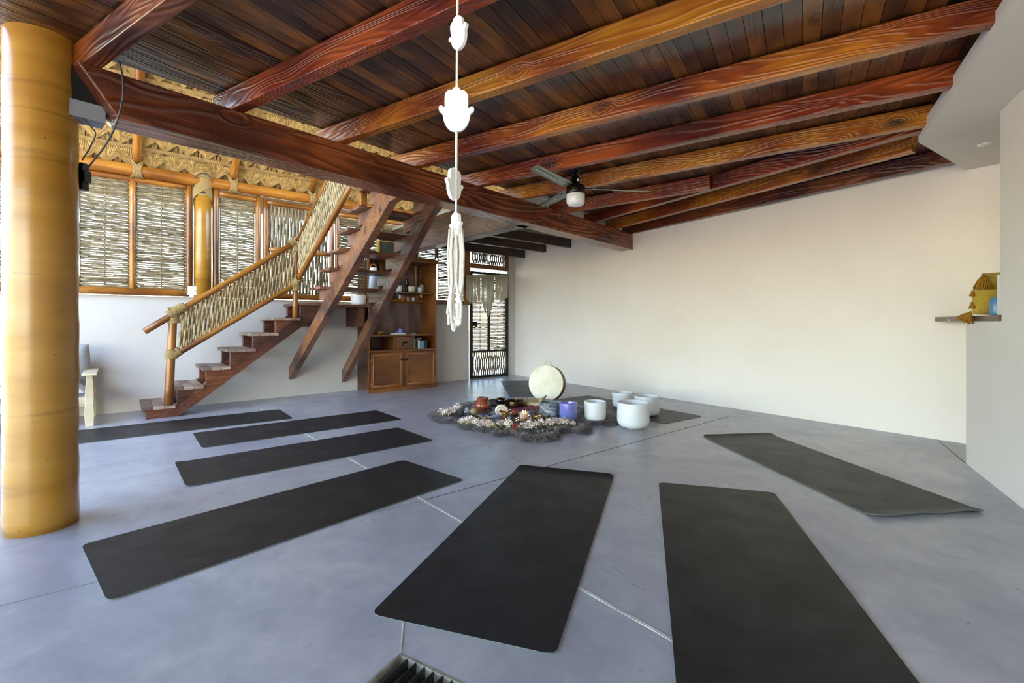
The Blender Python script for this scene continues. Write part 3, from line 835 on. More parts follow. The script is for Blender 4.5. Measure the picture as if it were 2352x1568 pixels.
# railing: pole posts, handrails, woven twigs, rope lashings
MB().box(1.885, 1.945, -2.62, -2.56, 2.069, 2.45).build('newel_post', M_log, up, LW(), bevel=.006)
rl = thing('stair_railing', 'stair railing of honey poles filled with woven twigs and rope lashings', 'railing', LW(1.2, .69, .1))
log('post', L(.595, .675, .128), L(.640, .675, 1.14), .040, M_log, rl, taper=-.12, wob=.05)
log('post', L(1.849, .675, 1.056), L(1.866, .675, 2.0), .032, M_log, rl, wob=.05)
def R1(t, z0): return L(.64+(1.86-.64)*t, .69, z0)
log('handrail', L(.395, .70, .905), L(1.86, .69, 1.985), .033, M_log, rl, wob=.05)
log('bottom_rail', L(.60, .69, .620), L(1.865, .69, 1.475), .031, M_log, rl, wob=.04)
log('handrail', L(1.865, .69, 1.985), L(1.955, 1.98, 1.985+.60*1.29), .026, M_log, rl, wob=.05)
log('bottom_rail', L(1.865, .66, 1.475), L(1.985, 2.12, 1.475+.60*1.46+.02), .030, M_log, rl, wob=.04)
def infill(pa0, pa1, pb0, pb1, n, outd, name='woven_twigs', lean=.0, over=.035):
    """twigs between lower rail pa and upper rail pb, in and out of three hidden cross rods"""
    m = MB(); pa0, pa1, pb0, pb1 = map(v3, (pa0, pa1, pb0, pb1)); outd = v3(outd)
    for i in range(n):
        t = (i+.5)/n; tb = min(max(t+lean+random.uniform(-.006, .006), 0), 1)
        a_ = pa0+(pa1-pa0)*t; b_ = pb0+(pb1-pb0)*tb; d = b_-a_
        pts = []
        for k in range(13):
            u = k/12
            off = .011*math.cos(math.pi*(u*3+(i % 2)))
            pts.append(a_+d*(u*(1-over)-.0)+outd*off)
        r_ = random.uniform(.0085, .0125)
        m.tube(pts, [r_*random.uniform(.9, 1.08) for _ in pts], 6)
    for u in (.17, .5, .83):
        m.tube([pa0+(pb0-pa0)*u, pa1+(pb1-pa1)*u], .006, 6)
    o = m.build(name, M_wick2, rl, I4)
    return o
infill(L(.67, .69, .67), L(1.83, .69, 1.455), L(.69, .69, 1.09), L(1.84, .69, 1.945), 54, -N_, lean=.012)
q0 = L(1.875, .73, 1.54); q1 = L(1.975, 2.0, 2.32)
infill(L(1.875, .75, 1.54), L(1.975, 2.05, 2.35), L(1.875, .75, 2.0), L(1.955, 1.95, 2.73), 62, A_, 'woven_twigs')
def wrap(c, ax, r, ln, turns, name='rope_lashing'):
    ax = v3(ax); ax /= np.linalg.norm(ax); u = np.cross(ax, [0.3, .9, .2]); u /= np.linalg.norm(u); w_ = np.cross(ax, u); c = v3(c)
    m = MB(); pts = []
    N = turns*14
    for i in range(N+1):
        a_ = 2*math.pi*turns*i/N
        pts.append(c+ax*(ln*(i/N-.5))+(u*math.cos(a_)+w_*math.sin(a_))*(r+.003))
    m.tube(pts, ln/turns*.58, 6)
    return m
for lst, nm in (([(L(.640, .68, 1.05), (0, 0, 1), .044, .12, 9), (L(.67, .70, 1.125), L(1.86, .69, 1.985)-L(.395, .70, .905), .040, .17, 11), (L(.645, .685, 1.115), A_*.9+Z_*.3, .045, .09, 6)], 'a'),
                ([(L(.618, .68, .665), Z_+A_*.15, .046, .10, 7), (L(.655, .685, .672), A_*.75+Z_*.6, .04, .09, 6)], 'b'),
                ([(L(1.862, .68, 1.93), (0, 0, 1), .040, .13, 10), (L(1.855, .69, 1.99), A_*.85+Z_*.55, .038, .15, 10)], 'c'),
                ([(L(1.856, .68, 1.455), Z_, .042, .14, 10), (L(1.868, .72, 1.505), N_*.8+Z_*.5, .038, .14, 9), (L(1.84, .685, 1.46), A_*.75+Z_*.5, .036, .07, 5)], 'd')):
    m = MB()
    for c_, ax_, r_, ln_, tr_ in lst:
        w_ = wrap(c_, ax_, r_, ln_, tr_); m.add(w_.v, w_.f, True)
    m.build('rope_lashing', M_rope, rl, I4)

# ------------------------------------------------------------------ yoga mats
def mat_mesh(c0=0., c1=0.):
    """1.725 x .646 rubber mat, local x along it; c0 / c1 lift of the two short ends"""
    Lm, Wm, t = 1.725, .646, .0042; nu, nv = 61, 9; r = .035
    def edge(u):   # half width with rounded corners
        d = min(u, 1-u)*Lm
        return Wm/2 - (r-math.sqrt(max(r*r-(r-d)**2, 0)) if d < r else 0)
    us = list(np.linspace(0, r/Lm, 7))+list(np.linspace(r/Lm, 1-r/Lm, 46)[1:-1])+list(np.linspace(1-r/Lm, 1, 7)); nu = len(us)
    def lift(u, v):
        z = 0
        if c0 and u < .045: z += c0*((.045-u)/.045)**1.6*(1+.25*math.sin(v*7))
        if c1 and u > .955: z += c1*((u-.955)/.045)**1.6*(1+.06*math.sin(v*6+1))
        return z
    m = MB(); vs = []; 
    for lay in (0, 1):
        for j in range(nv):
            for i in range(nu):
                u = us[i]; v = j/(nv-1)*2-1
                vs.append(((u-.5)*Lm, v*edge(u), .0008+lay*t+lift(u, v)))
    q = nu*nv; top = []; und = []
    for j in range(nv-1):
        for i in range(nu-1):
            a = j*nu+i
            und.append((a, a+nu, a+nu+1, a+1)); top.append((q+a, q+a+1, q+a+nu+1, q+a+nu))
    ed = []
    ring = [i for i in range(nu)]+[j*nu+nu-1 for j in range(1, nv)]+[(nv-1)*nu+i for i in range(nu-2, -1, -1)]+[j*nu for j in range(nv-2, 0, -1)]
    for k in range(len(ring)):
        a, b = ring[k], ring[(k+1) % len(ring)]; ed.append((a, b, q+b, q+a))
    m.add(vs, top, True); nt_ = len(top); m.add(vs, und+ed, False)
    return m, nt_
def yoga_mat(x, y, deg, label, c0=0, c1=0):
    m, k = mat_mesh(c0, c1)
    o = m.build('yoga_mat', [M_mat, M_matedge], None, at(x, y, 0, math.radians(deg)))
    for p in o.data.polygons[k:]: p.material_index = 1
    tag(o, label, 'yoga mat', 'black yoga mats laid out around the altar')
yoga_mat(-3.147, 4.587, 38.0, 'long black yoga mat nearest to the bottom step of the staircase')
yoga_mat(-2.0, 4.516, 39.5, 'black yoga mat second from the staircase, its tip toward the cabinet')
yoga_mat(-1.528, 3.64, 40.6, 'black yoga mat third from the staircase, with one turned-up corner', c0=.008)
yoga_mat(-1.117, 2.534, 48.65, 'big black yoga mat lying crosswise in front of the yellow column')
yoga_mat(.089, 2.323, 72.04, 'black yoga mat just above the floor grate, its far end curling up', c1=.013)
yoga_mat(.99, 2.005, 74.2, 'black yoga mat running out of the bottom edge of the photo')
yoga_mat(2.076, 3.278, 96.1, 'worn grey-black yoga mat nearest the right-hand wall, both ends curling up', c0=.015, c1=.014)
yoga_mat(1.266, 5.50, 124.9, 'scuffed dark yoga mat lying under the white quartz bowls')
yoga_mat(.21, 7.14, 95.5, 'distant dark yoga mat behind the frame drum, before the back door')

# ------------------------------------------------------------------ drain grate
gt = thing('drain_grate', 'steel drain grate of upright bars set in the concrete floor', 'grate', FM)
GM = FM
fr_ = MB().box(.0, gw, -.008, 0, -.05, .001).box(0, .008, -gl, -.008, -.05, .001).box(gw-.008, gw, -gl, -.008, -.05, .001)
fr_.build('rim', plain('galvanised_rim', '#b9b4a6', .45, metal=.5, c2='#8d8a80', nscale=20), gt, GM)
M_bar = plain('grate_bars', '#4c4a48', .4, metal=.6, c2='#2e2c2c', nscale=18)
k = 0
x = .034
while x < gw-.02:
    MB().box(x-.0022, x+.0022, -gl+.008, -.008, -.045, -.001).build('bar', M_bar, gt, GM); x += .0335; k += 1
M_rod = plain('zinc_rod', '#c8ccd0', .3, metal=.9)
for yy in (-.10, -.22, -.34, -.46):
    MB().tube([(.008, yy, -.022), (gw/2, yy, -.022), (gw-.008, yy, -.022)], .005, 8).build('cross_rod', M_rod, gt, GM)
struct(MB().box(-.02, gw+.02, -gl-.02, .02, -.162, -.150).build('trim_9', plain('dark_pit', '#23211f', .5), None, GM))  # pit floor below the bars, one dark colour

# ------------------------------------------------------------------ wooden cabinet
cab = thing('cabinet', 'tall brown wooden cabinet with open shelves above and two doors below', 'cabinet', LW(3.42, .23, 0))
CM = LW()
def cbx(name, s0, s1, n0, n1, z0, z1, mat=M_cab, par=None, bev=.002):
    if name == 'side_panel' and s0 < 2.9:
        poly = [(2.872, -.46), (2.895, -.46), (3.058, -.005), (3.035, -.005)]
        return MB().prism(poly, 'z', z0, z1).build(name, mat, par or cab, CM, bevel=bev)
    if s0 < 2.9 and n0 < .1 and par is None:
        e = .168/.46
        poly = [(s0, -n1), (s1, -n1), (s1, -n0), (s0+(n1-n0)*e, -n0)]
        return MB().prism(poly, 'z', z0, z1).build(name, mat, par or cab, CM, bevel=bev)
    return MB().box(s0, s1, -n1, -n0, z0, z1).build(name, mat, par or cab, CM, bevel=bev)
cbx('side_panel', 2.872, 2.895, .005, .46, 0, 1.925); cbx('side_panel', 3.942, 3.974, .005, .46, 0, 1.925)
cbx('back_panel', 2.895, 3.942, .004, .018, 0, 1.925, M_cabback)
cbx('plinth', 2.868, 3.978, .03, .462, 0, .052); cbx('bottom_board', 2.895, 3.942, .018, .45, .052, .07)
cbx('middle_board', 2.895, 3.942, .018, .46, .570, .600); cbx('counter_board', 2.895, 3.942, .018, .462, .798, .822)
cbx('shelf', 2.895, 3.942, .018, .42, 1.432, 1.453); cbx('top_board', 2.85, 3.99, .0, .48, 1.900, 1.960)
cbx('divider', 3.258, 3.282, .018, .458, .600, .798); cbx('divider', 3.566, 3.590, .018, .458, .600, .798)
cbx('stile', 3.402, 3.436, .44, .461, .07, .570)
drw = cbx('drawer', 3.286, 3.562, .06, .462, .606, .792, par=cab)
pull = MB().tube([(3.40, -.468, .70), (3.405, -.49, .712), (3.43, -.495, .715), (3.46, -.49, .712), (3.465, -.468, .70)], .006, 6).box(3.395, 3.47, -.470, -.462, .69, .71).box(3.395, 3.41, -.474, -.462, .655, .695)
M_iron = plain('black_iron', '#1d1512', .5, metal=.4)
pull.build('handle', M_iron, drw, CM)
def cdoor(s0, s1, hl):
    d = cbx('door', s0, s1, .440, .462, .060, .566, bev=.003)
    fr = MB(); w = .034
    fr.box(s0, s0+w, -.472, -.462, .060, .566).box(s1-w, s1, -.472, -.462, .060, .566).box(s0+w, s1-w, -.472, -.462, .060, .060+w).box(s0+w, s1-w, -.472, -.462, .566-w, .566)
    fr.build('frame', M_cab, d, CM, bevel=.003)
    md = MB()
    for a_, b_ in (((s0+w, .06+w), (s1-w, .06+w)), ((s0+w, .566-w), (s1-w, .566-w)), ((s0+w, .06+w), (s0+w, .566-w)), ((s1-w, .06+w), (s1-w, .566-w))):
        md.tube([(a_[0], -.473, a_[1]), ((a_[0]+b_[0])/2, -.473, (a_[1]+b_[1])/2), (b_[0], -.473, b_[1])], .005, 6)
    md.build('moulding', plain('pale_moulding', '#b07a4c', .4), d, CM)
    hx = s1-.012 if hl else s0+.012; sg = 1 if hl else -1
    hd = MB().lathe([(0, 0), (.014, .0), (.012, .008), (.016, .016), (.010, .026), (0, .03)], seg=12, M=Matrix.Translation((hx, -.474, .455)) @ Matrix.Rotation(math.pi/2, 4, 'X'))
    hd.box(hx-.028, hx+.028, -.478, -.472, .445, .463)
    hd.build('handle', M_iron, d, CM)
    ex = s0-.004 if hl else s1-.004
    for zz in (.12, .46):
        MB().box(ex, ex+.008, -.474, -.462, zz-.022, zz+.022).build('hinge', plain('brass_hinge', '#b09058', .4, metal=.6), d, CM)
cdoor(2.906, 3.396, True); cdoor(3.441, 3.937, False)

# books in the right-hand compartment
def book(s0, w, h, d, col, label, lean=0, flat=False, z=.600, n1=.42):
    o = thing('book', label, 'book', LW(s0+w/2, n1-d/2, z), 'paperbacks standing in the cabinet compartment')
    M_ = LW(s0, n1, z) @ Matrix.Rotation(lean, 4, 'Y')
    MB().box(0, w, 0, d, 0, h).build('cover', plain('book_'+col.strip('#'), col, .45), o, M_, bevel=.0015)
    MB().box(w*.12, w*.88, .003, d-.002, h-.001, h+.0006).build('pages', plain('pages', '#e8e2d0', .8), o, M_)
bk = [(3.598, .030, .145, '#7cc7b4', 'turquoise book first in the row beside the drawer'), (3.630, .018, .134, '#20242c', 'black book right of the turquoise one'),
      (3.650, .020, .118, '#3a3428', 'short dark brown book in the cabinet row'), (3.672, .028, .130, '#d9dde0', 'white book in the middle of the cabinet row'),
      (3.702, .022, .124, '#4fa090', 'teal book beside the white one'), (3.726, .020, .120, '#5fae9c', 'second teal-green book in the cabinet row'),
      (3.748, .026, .120, '#8f86a8', 'mauve book with a tan band'), (3.776, .024, .118, '#28303c', 'navy book second from the right end'), (3.802, .028, .118, '#1c2440', 'dark blue book at the right end of the row')]
for s0, w, h, c_, lab in bk: book(s0, w, h, .14, c_, lab)
o = thing('book', 'white book lying flat on top of the upright books', 'book', LW(3.70, .34, .735))
MB().box(-.04, .045, -.06, .06, 0, .012).build('cover', plain('white_cover', '#eceae6', .5), o, LW(3.69, .35, .7455), bevel=.001)
# things on the counter
o = thing('book', 'pale thin book lying on the cabinet counter', 'book', LW(3.37, .34, .822))
MB().box(-.09, .10, -.07, .07, 0, .018).build('cover', plain('pale_cover', '#dfe5dc', .5), o, LW(3.37, .36, .822), bevel=.002)
o = thing('glass_jar', 'lilac glass candle jar on the cabinet counter', 'jar', LW(3.40, .34, .840))
MB().lathe([(.030, 0), (.032, .01), (.032, .066), (.029, .066), (.029, .012)], seg=24).build('jar', plain('lilac_glass', '#7f7fd0', .15, spec=.6), o, LW(3.415, .36, .840))
o = tag(MB().ball((0, 0, .012), .035, .022, .012).build('ornament', plain('grey_shell', '#8f8478', .5), None, LW(3.36, .36, .840)), 'small grey stone ornament in front of the lilac jar', 'ornament')
o = tag(MB().box(-.04, .04, -.03, .03, 0, .008).build('coaster', plain('pale_blue', '#a8c4d8', .4), None, LW(3.62, .36, .822)), 'small pale blue tray on the cabinet counter', 'tray')
cr = MB()
for i in range(6):
    a_ = i*1.05; cr.ball((.035*math.cos(a_), .022*math.sin(a_), .02+.008*(i % 3)), .024, .016, .022, seg=7, rings=4, smooth=False)
tag(cr.build('crystal_cluster', plain('amber_crystal', '#9c6a28', .3, c2='#5c4028', nscale=20), None, LW(3.11, .36, .822)), 'amber crystal cluster at left end of the cabinet counter', 'crystal')
def jar(name, s, n_, z, prof, col, label, cat='jar', lid=None, lidc=None, rough=.3):
    o = thing(name, label, cat, LW(s, n_, z)); M_ = LW(s, n_, z)
    MB().lathe(prof, seg=20).build('body', plain(name+'_'+col.strip('#'), col, rough), o, M_)
    if lid: MB().lathe(lid, seg=16).build('lid' if name == 'jar' else 'cap', plain('lid_'+lidc.strip('#'), lidc, .35), o, M_)
sh = 1.4535
jar('teacup', 3.385, .36, sh, [(0, 0), (.045, 0), (.052, .03), (.050, .09), (.042, .095), (.044, .03), (0, .012)], '#b9ccc4', 'pale green ceramic cup at left end of the jar shelf', 'cup')
jar('candle', 3.43, .20, sh, [(0, 0), (.030, 0), (.030, .19), (.0, .192)], '#a89e84', 'tall greenish-white pillar candle behind the pale cup', 'candle')
jar('jar', 3.478, .34, sh, [(0, 0), (.048, 0), (.052, .02), (.050, .10), (.040, .11), (0, .112)], '#3c2a1c', 'squat dark brown jar on the upper shelf', lid=[(.042, .110), (.042, .126), (0, .128)], lidc='#4c3a26')
jar('bottle', 3.59, .22, sh, [(0, 0), (.030, 0), (.034, .02), (.034, .14), (.014, .19), (.014, .20)], '#15141c', 'dark wine bottle with red capsule behind the jars', 'bottle', lid=[(.0145, .20), (.0145, .27), (0, .272)], lidc='#7a1c20', rough=.12)
jar('jar', 3.59, .37, sh, [(0, 0), (.046, 0), (.058, .03), (.060, .07), (.052, .092), (.044, .092), (.050, .07), (.048, .03), (0, .012)], '#b8ac90', 'cream ribbed ceramic bowl jar in front of the wine bottle')
jar('candle', 3.672, .36, sh, [(0, 0), (.016, 0), (.016, .075), (0, .077)], '#6e6652', 'small grey-green candle beside the cream jar', 'candle')
jar('jar', 3.728, .37, sh, [(0, 0), (.034, 0), (.036, .06), (.032, .075), (0, .076)], '#c4cac4', 'clear glass jar with pale contents on the upper shelf', lid=[(.034, .075), (.034, .088), (0, .09)], lidc='#8d9088', rough=.1)
jar('candle', 3.782, .34, sh, [(0, 0), (.026, 0), (.026, .125), (0, .127)], '#b0a68c', 'cream pillar candle at right end of the upper shelf', 'candle')
# flag bunting hanging from the shelf front
bn = thing('flag_bunting', 'string of small coloured prayer flags under the cabinet shelf', 'bunting', LW(3.52, .43, 1.40))
cols = ['#2c3250', '#c9c8b8', '#b8452c', '#2e4630', '#c9711c', '#2c3050', '#c0c2ae', '#8c2e2c', '#2f4a34', '#d07a20']
path = [(3.30+.45*t, -.425, 1.436-.075*math.sin(math.pi*t)) for t in np.linspace(0, 1, 12)]
MB().tube(path, .0015, 5).build('string', M_cord, bn, LW())
for i, c_ in enumerate(cols):
    t = (i+.6)/10.2; xx = 3.30+.45*t; zz = 1.436-.075*math.sin(math.pi*t)
    MB().grid(lambda u, v: (xx-.019+.036*u, -.427-.003*math.sin(5*u+i)*v, zz-.052*v), 5, 5).build('flag', plain('flag_'+c_.strip('#'), c_, .8), bn, LW(), solid=.001)

# slate on the cabinet top, flask on a step, quartz bowl on the landing
o = thing('slate_board', 'dark grey slate with a yellow-painted edge leaning on the cabinet top', 'board', LW(3.4, .2, 1.96))
MB().box(3.20, 3.62, -.10, -.075, 1.961, 2.215).build('slate', plain('slate', '#4a463e', .6, c2='#3a3832', nscale=8, bumps=.5, bscale=12), o, LW(), bevel=.004)
MB().box(3.165, 3.198, -.115, -.07, 1.961, 2.225).box(3.165, 3.62, -.115, -.07, 2.216, 2.228).build('edge_strip', plain('yellow_edge', '#c09a30', .5), o, LW(), bevel=.002)
o = thing('lantern', 'white flask-shaped lantern with tan leather handle standing on a stair tread', 'lantern', LW(2.555, 1.375, 1.396))
LM = LW(2.545, 1.385, 1.3955)
MB().lathe([(0, 0), (.054, 0), (.058, .012), (.056, .05), (.050, .15), (.045, .195), (0, .197)], seg=28).build('body', plain('grey_blue_lacquer', '#a8b2bc', .35), o, LM)
MB().lathe([(.0455, .196), (.045, .245), (.041, .262), (0, .264)], seg=28).build('cap', plain('white_lacquer', '#dcdcd4', .35), o, LM)
MB().tube([(-.040, 0, .235), (-.038, 0, .275), (-.02, 0, .30), (.005, 0, .305), (.028, 0, .285), (.040, 0, .25)], .0055, 8).build('handle', plain('tan_leather', '#b5652c', .5), o, LM)
def bowl_mesh(r, h, foot=.0, flare=1.0, seg=48, thick=.011):
    rb = r*.62
    p = [(0, 0), (rb*.8, 0), (rb, h*.012)]
    for a_ in np.linspace(0, math.pi/2, 9)[1:]:
        p.append((rb+(r*flare-rb)*math.sin(a_), h*.30*(1-math.cos(a_))))
    p += [(r*1.0*flare, h*.55), (r, h*.86), (r*.985, h-.003), (r*.975, h), (r-thick*.8, h), (r-thick, h-.004), (r-thick, h*.55)]
    for a_ in np.linspace(math.pi/2, 0, 9):
        p.append((max(0, (rb-thick)+(r*flare-rb)*math.sin(a_)), h*.30*(1-math.cos(a_))+thick))
    p.append((0, thick)); return MB().lathe(p, seg=seg)
def bowl(x, y, z, r, h, label, mat=M_bowl, name='singing_bowl', M_=None, grp=None, **k):
    o = bowl_mesh(r, h, **k).build(name, mat, None, M_ or at(x, y, z)); return tag(o, label, 'bowl', grp)
bowl(0, 0, 0, .105, .142, 'white frosted quartz bowl on the stair landing', M_=LW(2.76, .385, 1.2405), flare=.97)

# ------------------------------------------------------------------ macrame over the back door
mc = thing('macrame_hanging', 'fringed cream macrame hanging across the top of the back door', 'macrame', LW(5.25, .10, 1.8))
def rodz(s): return 1.804+(s-4.772)*.0742
MB().tube([L(s, .10, rodz(s)) for s in np.linspace(4.765, 5.725, 6)], .008, 8).build('rod', plain('driftwood', '#a8977a', .7), mc, I4)
M_mac = plain('macrame_cotton', '#cfc6b0', .9, bumps=.4, bscale=300)
cd = MB(); ns = 84
for i in range(ns):
    u = i/(ns-1); s = 4.79+.915*u
    d1 = abs(u-.17)/.17; d2 = abs(u-.50)/.18; d3 = abs(u-.84)/.16
    ln = .40
    if d2 < 1: ln = .745-.36*d2**1.3
    elif d1 < 1: ln = .52-.10*d1
    elif d3 < 1: ln = .50-.11*d3
    s1 = s+random.uniform(-.006, .006)
    if abs(u-.335) < .012 or abs(u-.67) < .012: continue
    zt = rodz(s)-.004
    cd.tube([(*L(s, .092, zt)[:2], zt), (*L(s+random.uniform(-.004, .004), .086, zt)[:2], zt-ln*.5), (*L(s1, .09, zt)[:2], zt-ln+random.uniform(-.012, .012))], .0058, 5)
cd.build('fringe', M_mac, mc, I4)
kn = MB()
for c0, w in ((4.945, .15), (5.245, .165), (5.555, .145)):
    for lay in range(2):
        for sg_ in (-1, 1):
            kn.tube([L(c0+sg_*w, .078, rodz(c0)-.01), L(c0+sg_*w*.55, .074, rodz(c0)-.09-.03*lay), L(c0+sg_*.01, .074, rodz(c0)-.19-.05*lay)], .007, 6)
kn.build('knotted_swags', M_mac, mc, I4)

# ------------------------------------------------------------------ hanging string of clay hands
HX, HY = -.140, 1.155
hs = thing('hand_garland', 'string of four white clay hands ending in a long cotton tassel', 'garland', at(HX, HY, 1.0))
def zv(v): return 1+(740-v)*HY/1077
def hx(u): return (u-1176)*HY/1077
SX = lambda v: hx(1051-(v/760)*6)
MB().tube([(SX(v), HY, zv(v)) for v in (-435, 40, 200, 300, 390, 460, 495)], .0031, 8).build('cord', M_cord, hs, I4)
HAND = [(.0, -.50), (.15, -.475), (.28, -.38), (.36, -.24), (.395, -.10), (.47, -.05), (.495, .01), (.47, .065), (.40, .07), (.335, .035), (.33, .24), (.295, .37), (.20, .43), (.11, .44), (.06, .49)]
def hand(u, v0, v1, yaw, tilt, lab):
    zc = (zv(v0)+zv(v1))/2; hh = zv(v0)-zv(v1)
    pts = HAND+[(-x, z) for x, z in HAND[::-1] if x > .001]
    # smooth outline
    P = []
    n = len(pts)
    for i in range(n):
        a, b, c, d = (np.array(pts[(i+k) % n]) for k in (-1, 0, 1, 2))
        for t in (0, .33, .66): P.append(.5*((2*b)+(-a+c)*t+(2*a-5*b+4*c-d)*t*t+(-a+3*b-3*c+d)*t**3))
    P = [(p[0]*hh*.80, p[1]*hh) for p in P]
    M_ = Matrix.Translation((hx(u)*H, HY*H, zc*H)) @ Matrix.Rotation(yaw, 4, 'Z') @ Matrix.Rotation(tilt, 4, 'Y')
    plab(MB().prism(P, 'y', -.0045, .0045).build('clay_hand', M_clayw, hs, M_, bevel=.0028), lab)
hand(1053, 36, 116, math.radians(-44), math.radians(-13), 'topmost clay hand, half turned')
hand(1048.5, 201, 303, math.radians(4), 0, 'largest clay hand, facing the room')
hand(1043, 384, 460, math.radians(60), math.radians(5), 'third clay hand, turned edge-on and grey in shade')
hand(1047.5, 487, 545, math.radians(-52), 0, 'lowest clay hand above the tassel')
tsl = MB()
for i in range(22):
    a_ = i*2.4; r0 = .012*math.sqrt((i+.5)/22); sgx = -1 if i % 2 else 1
    x0 = hx(1048)+r0*math.cos(a_)+sgx*.006; y0 = HY+r0*math.sin(a_)
    vb = 722+(i % 7)*4; xb = hx(1045)+sgx*.010+.006*math.cos(a_*1.7)
    tsl.tube([(x0, y0, zv(525)), (x0+sgx*.004, y0, zv(580)), (x0+sgx*.002, y0+.002, zv(650)), (xb, y0, zv(700)), (xb+random.uniform(-.004, .004), y0+random.uniform(-.004, .004), zv(vb))], [.0026, .0026, .0026, .0034, .0036], 6)
for k in range(9):
    a_ = k*.7; tsl.ball((hx(1040+2.2*k), HY+.004*math.sin(a_), zv(728+6*math.sin(k*1.3)+(20-2.5*k))), .0055, .005, .012, seg=8, rings=5)
tsl.build('tassel', M_cord, hs, I4)

# ------------------------------------------------------------------ ceiling fan
FX, FY = .573, 4.229
fan = thing('ceiling_fan', 'black ceiling fan with three grey blades and a white globe light', 'fan', at(FX, FY, 2.39))
FMt = at(FX, FY, 0)
MB().lathe([(0, 2.392), (.062, 2.392), (.060, 2.378), (.030, 2.340), (.012, 2.335)], seg=28).build('canopy', M_blackmetal, fan, FMt)
MB().lathe([(.011, 2.27), (.011, 2.36)], seg=14).build('downrod', M_blackmetal, fan, FMt)
hsng = MB().lathe([(0, 2.318), (.030, 2.316), (.0385, 2.300), (.0385, 2.235), (.045, 2.230), (.080, 2.226), (.083, 2.218), (.083, 2.168), (.078, 2.150), (0, 2.148)], seg=40)
mt = hsng.build('motor_housing', plain('black_enamel', '#17130f', .25, metal=.2), fan, FMt)
MB().box(.010, .022, -.0405, -.0375, 2.262, 2.284).build('label_plate', M_white, mt, FMt)
MB().lathe([(0, 2.046), (.045, 2.048), (.070, 2.058), (.082, 2.082), (.083, 2.12), (.083, 2.150), (.075, 2.158), (0, 2.158)], seg=40).build('globe', plain('opal_glass', '#f2f2f0', .25), fan, FMt)
M_blade = plain('grey_blade', '#8d9188', .35, metal=.5)
for deg in (6.5, 112.5, 235.5):
    R_ = at(FX, FY, 2.205, math.radians(deg))
    bd = MB(); 
    def bf(u, v, up=0):
        x = .15+.55*u; w = .048-.008*u; return (x+.018*v*u, (v-.5)*2*w, (v-.5)*.020+up)
    bd.grid(lambda u, v: bf(u, v), 14, 5)
    bd.build('blade', M_blade, fan, R_, solid=.005)
    MB().box(.07, .20, -.012, .012, .000, .010).box(.17, .24, -.028, .028, .001, .007).build('blade_iron', M_blackmetal, fan, R_, bevel=.001)
    ch = WM; MB().box(.34, .68, -.006, .004, -.0075, -.0035).build('blade_rib', plain('pale_rib', '#cfc8a0', .4), fan, R_)

# ------------------------------------------------------------------ slab smoke detector
o = thing('smoke_detector', 'small white smoke detector under the white slab at upper right', 'detector', at(2.85, 3.03, 2.24))
k_ = 1.251/(740-331); MB().lathe([(0, -.012), (.030, -.012), (.040, -.004), (.042, .0), (0, 0)], seg=24).build('body', M_white, o, at((2262-1176)*k_, 1077*k_, 2.2505))

# ------------------------------------------------------------------ shelf, cushion, sign, jar on the half wall
sf = MB().box(-.02, 1.36, -.015, .17, 0, .036)
tag(sf.build('shelf_board', wood('shelf_wood', ['#7a5a44', '#5c4030', '#3e2a20'], rough=.45, bumps=.3), None, frame(W0+Z_*1.008, ND, -NN, Z_), bevel=.002), 'dark wooden shelf board on top of the right-hand half wall', 'shelf')
tag(MB().ball((0, 0, 0), .006).build('push_pin', M_white, None, frame(W0+Z_*1.018+ND*.95, ND, -NN, Z_) @ Matrix.Translation((0, -.018*H, 0))), 'tiny white pin on the front edge of the wooden shelf', 'pin')
cu = thing('cushion', 'mustard yellow cushion with fringed tassels leaning on the right-hand shelf', 'cushion', frame(W0+Z_*1.045+ND*.25, ND, -NN, Z_))
CMx = frame((3.075, 3.115, 1.046), -NN, ND*-1, Z_) @ Matrix.Rotation(math.radians(0), 4, 'X')
CMx = frame((3.03, 3.10, 1.046), -NN, ND, Z_)
M_must = plain('mustard_linen', '#b3962c', .85, c2='#a0842a', nscale=40, bumps=.4, bscale=200, sheen=.3); M_must2 = plain('mustard_tassel', '#b07d18', .9, c2='#8c600e', nscale=60, bumps=.5, bscale=200)
def cush(u, v, w, h, t, sgn):
    x = (u-.5)*2; y = (v-.5)*2
    pin = 1-.10*(1-abs(x*y))*0
    e = (1-x**4)*(1-y**4)
    return (x*w/2*(1-.05*y*y), sgn*t/2*max(e, 0)**.5, (y*h/2)*(1-.05*x*x)+h/2)
cm_ = MB()
for sgn in (-1, 1): cm_.grid(lambda u, v: tuple(np.array(cush(u, v, .34, .28, .09, sgn))+np.array([.175+(1-u)*.055*v**4, .0, 0])), 17, 13)
cm_.build('cover', M_must, cu, CMx)
def tassel(name, par, M_, c, r=.022, l=.055, mat=None, n=26, dirv=(0, 0, -1)):
    m = MB(); d = v3(dirv); d /= np.linalg.norm(d); a1 = np.cross(d, [.2, .9, .1]); a1 /= np.linalg.norm(a1); a2 = np.cross(d, a1); c = v3(c)
    m.ball(c, .009)
    for i in range(n):
        a_ = i*2.399; rr = r*math.sqrt((i+.5)/n)
        o_ = a1*math.cos(a_)+a2*math.sin(a_)
        m.tube([c, c+d*l*.4+o_*rr*.7, c+d*l*random.uniform(.88, 1.05)+o_*rr*1.25], [.003, .0032, .0028], 5)
    return m.build(name, mat or M_must2, par, M_)
tassel('tassel', cu, CMx, (.050, -.045, .262), r=.042, l=.095, n=70)
tassel('tassel', cu, CMx, (.008, -.01, .155), r=.013, l=.030); tassel('tassel', cu, CMx, (.006, -.01, .080), r=.014, l=.036)
tassel('tassel', cu, frame(W0+Z_*1.055+ND*.42, ND, -NN, Z_), (0.0, -.025, .012), r=.038, l=.066, n=80, dirv=(.45, -.3, -.75))
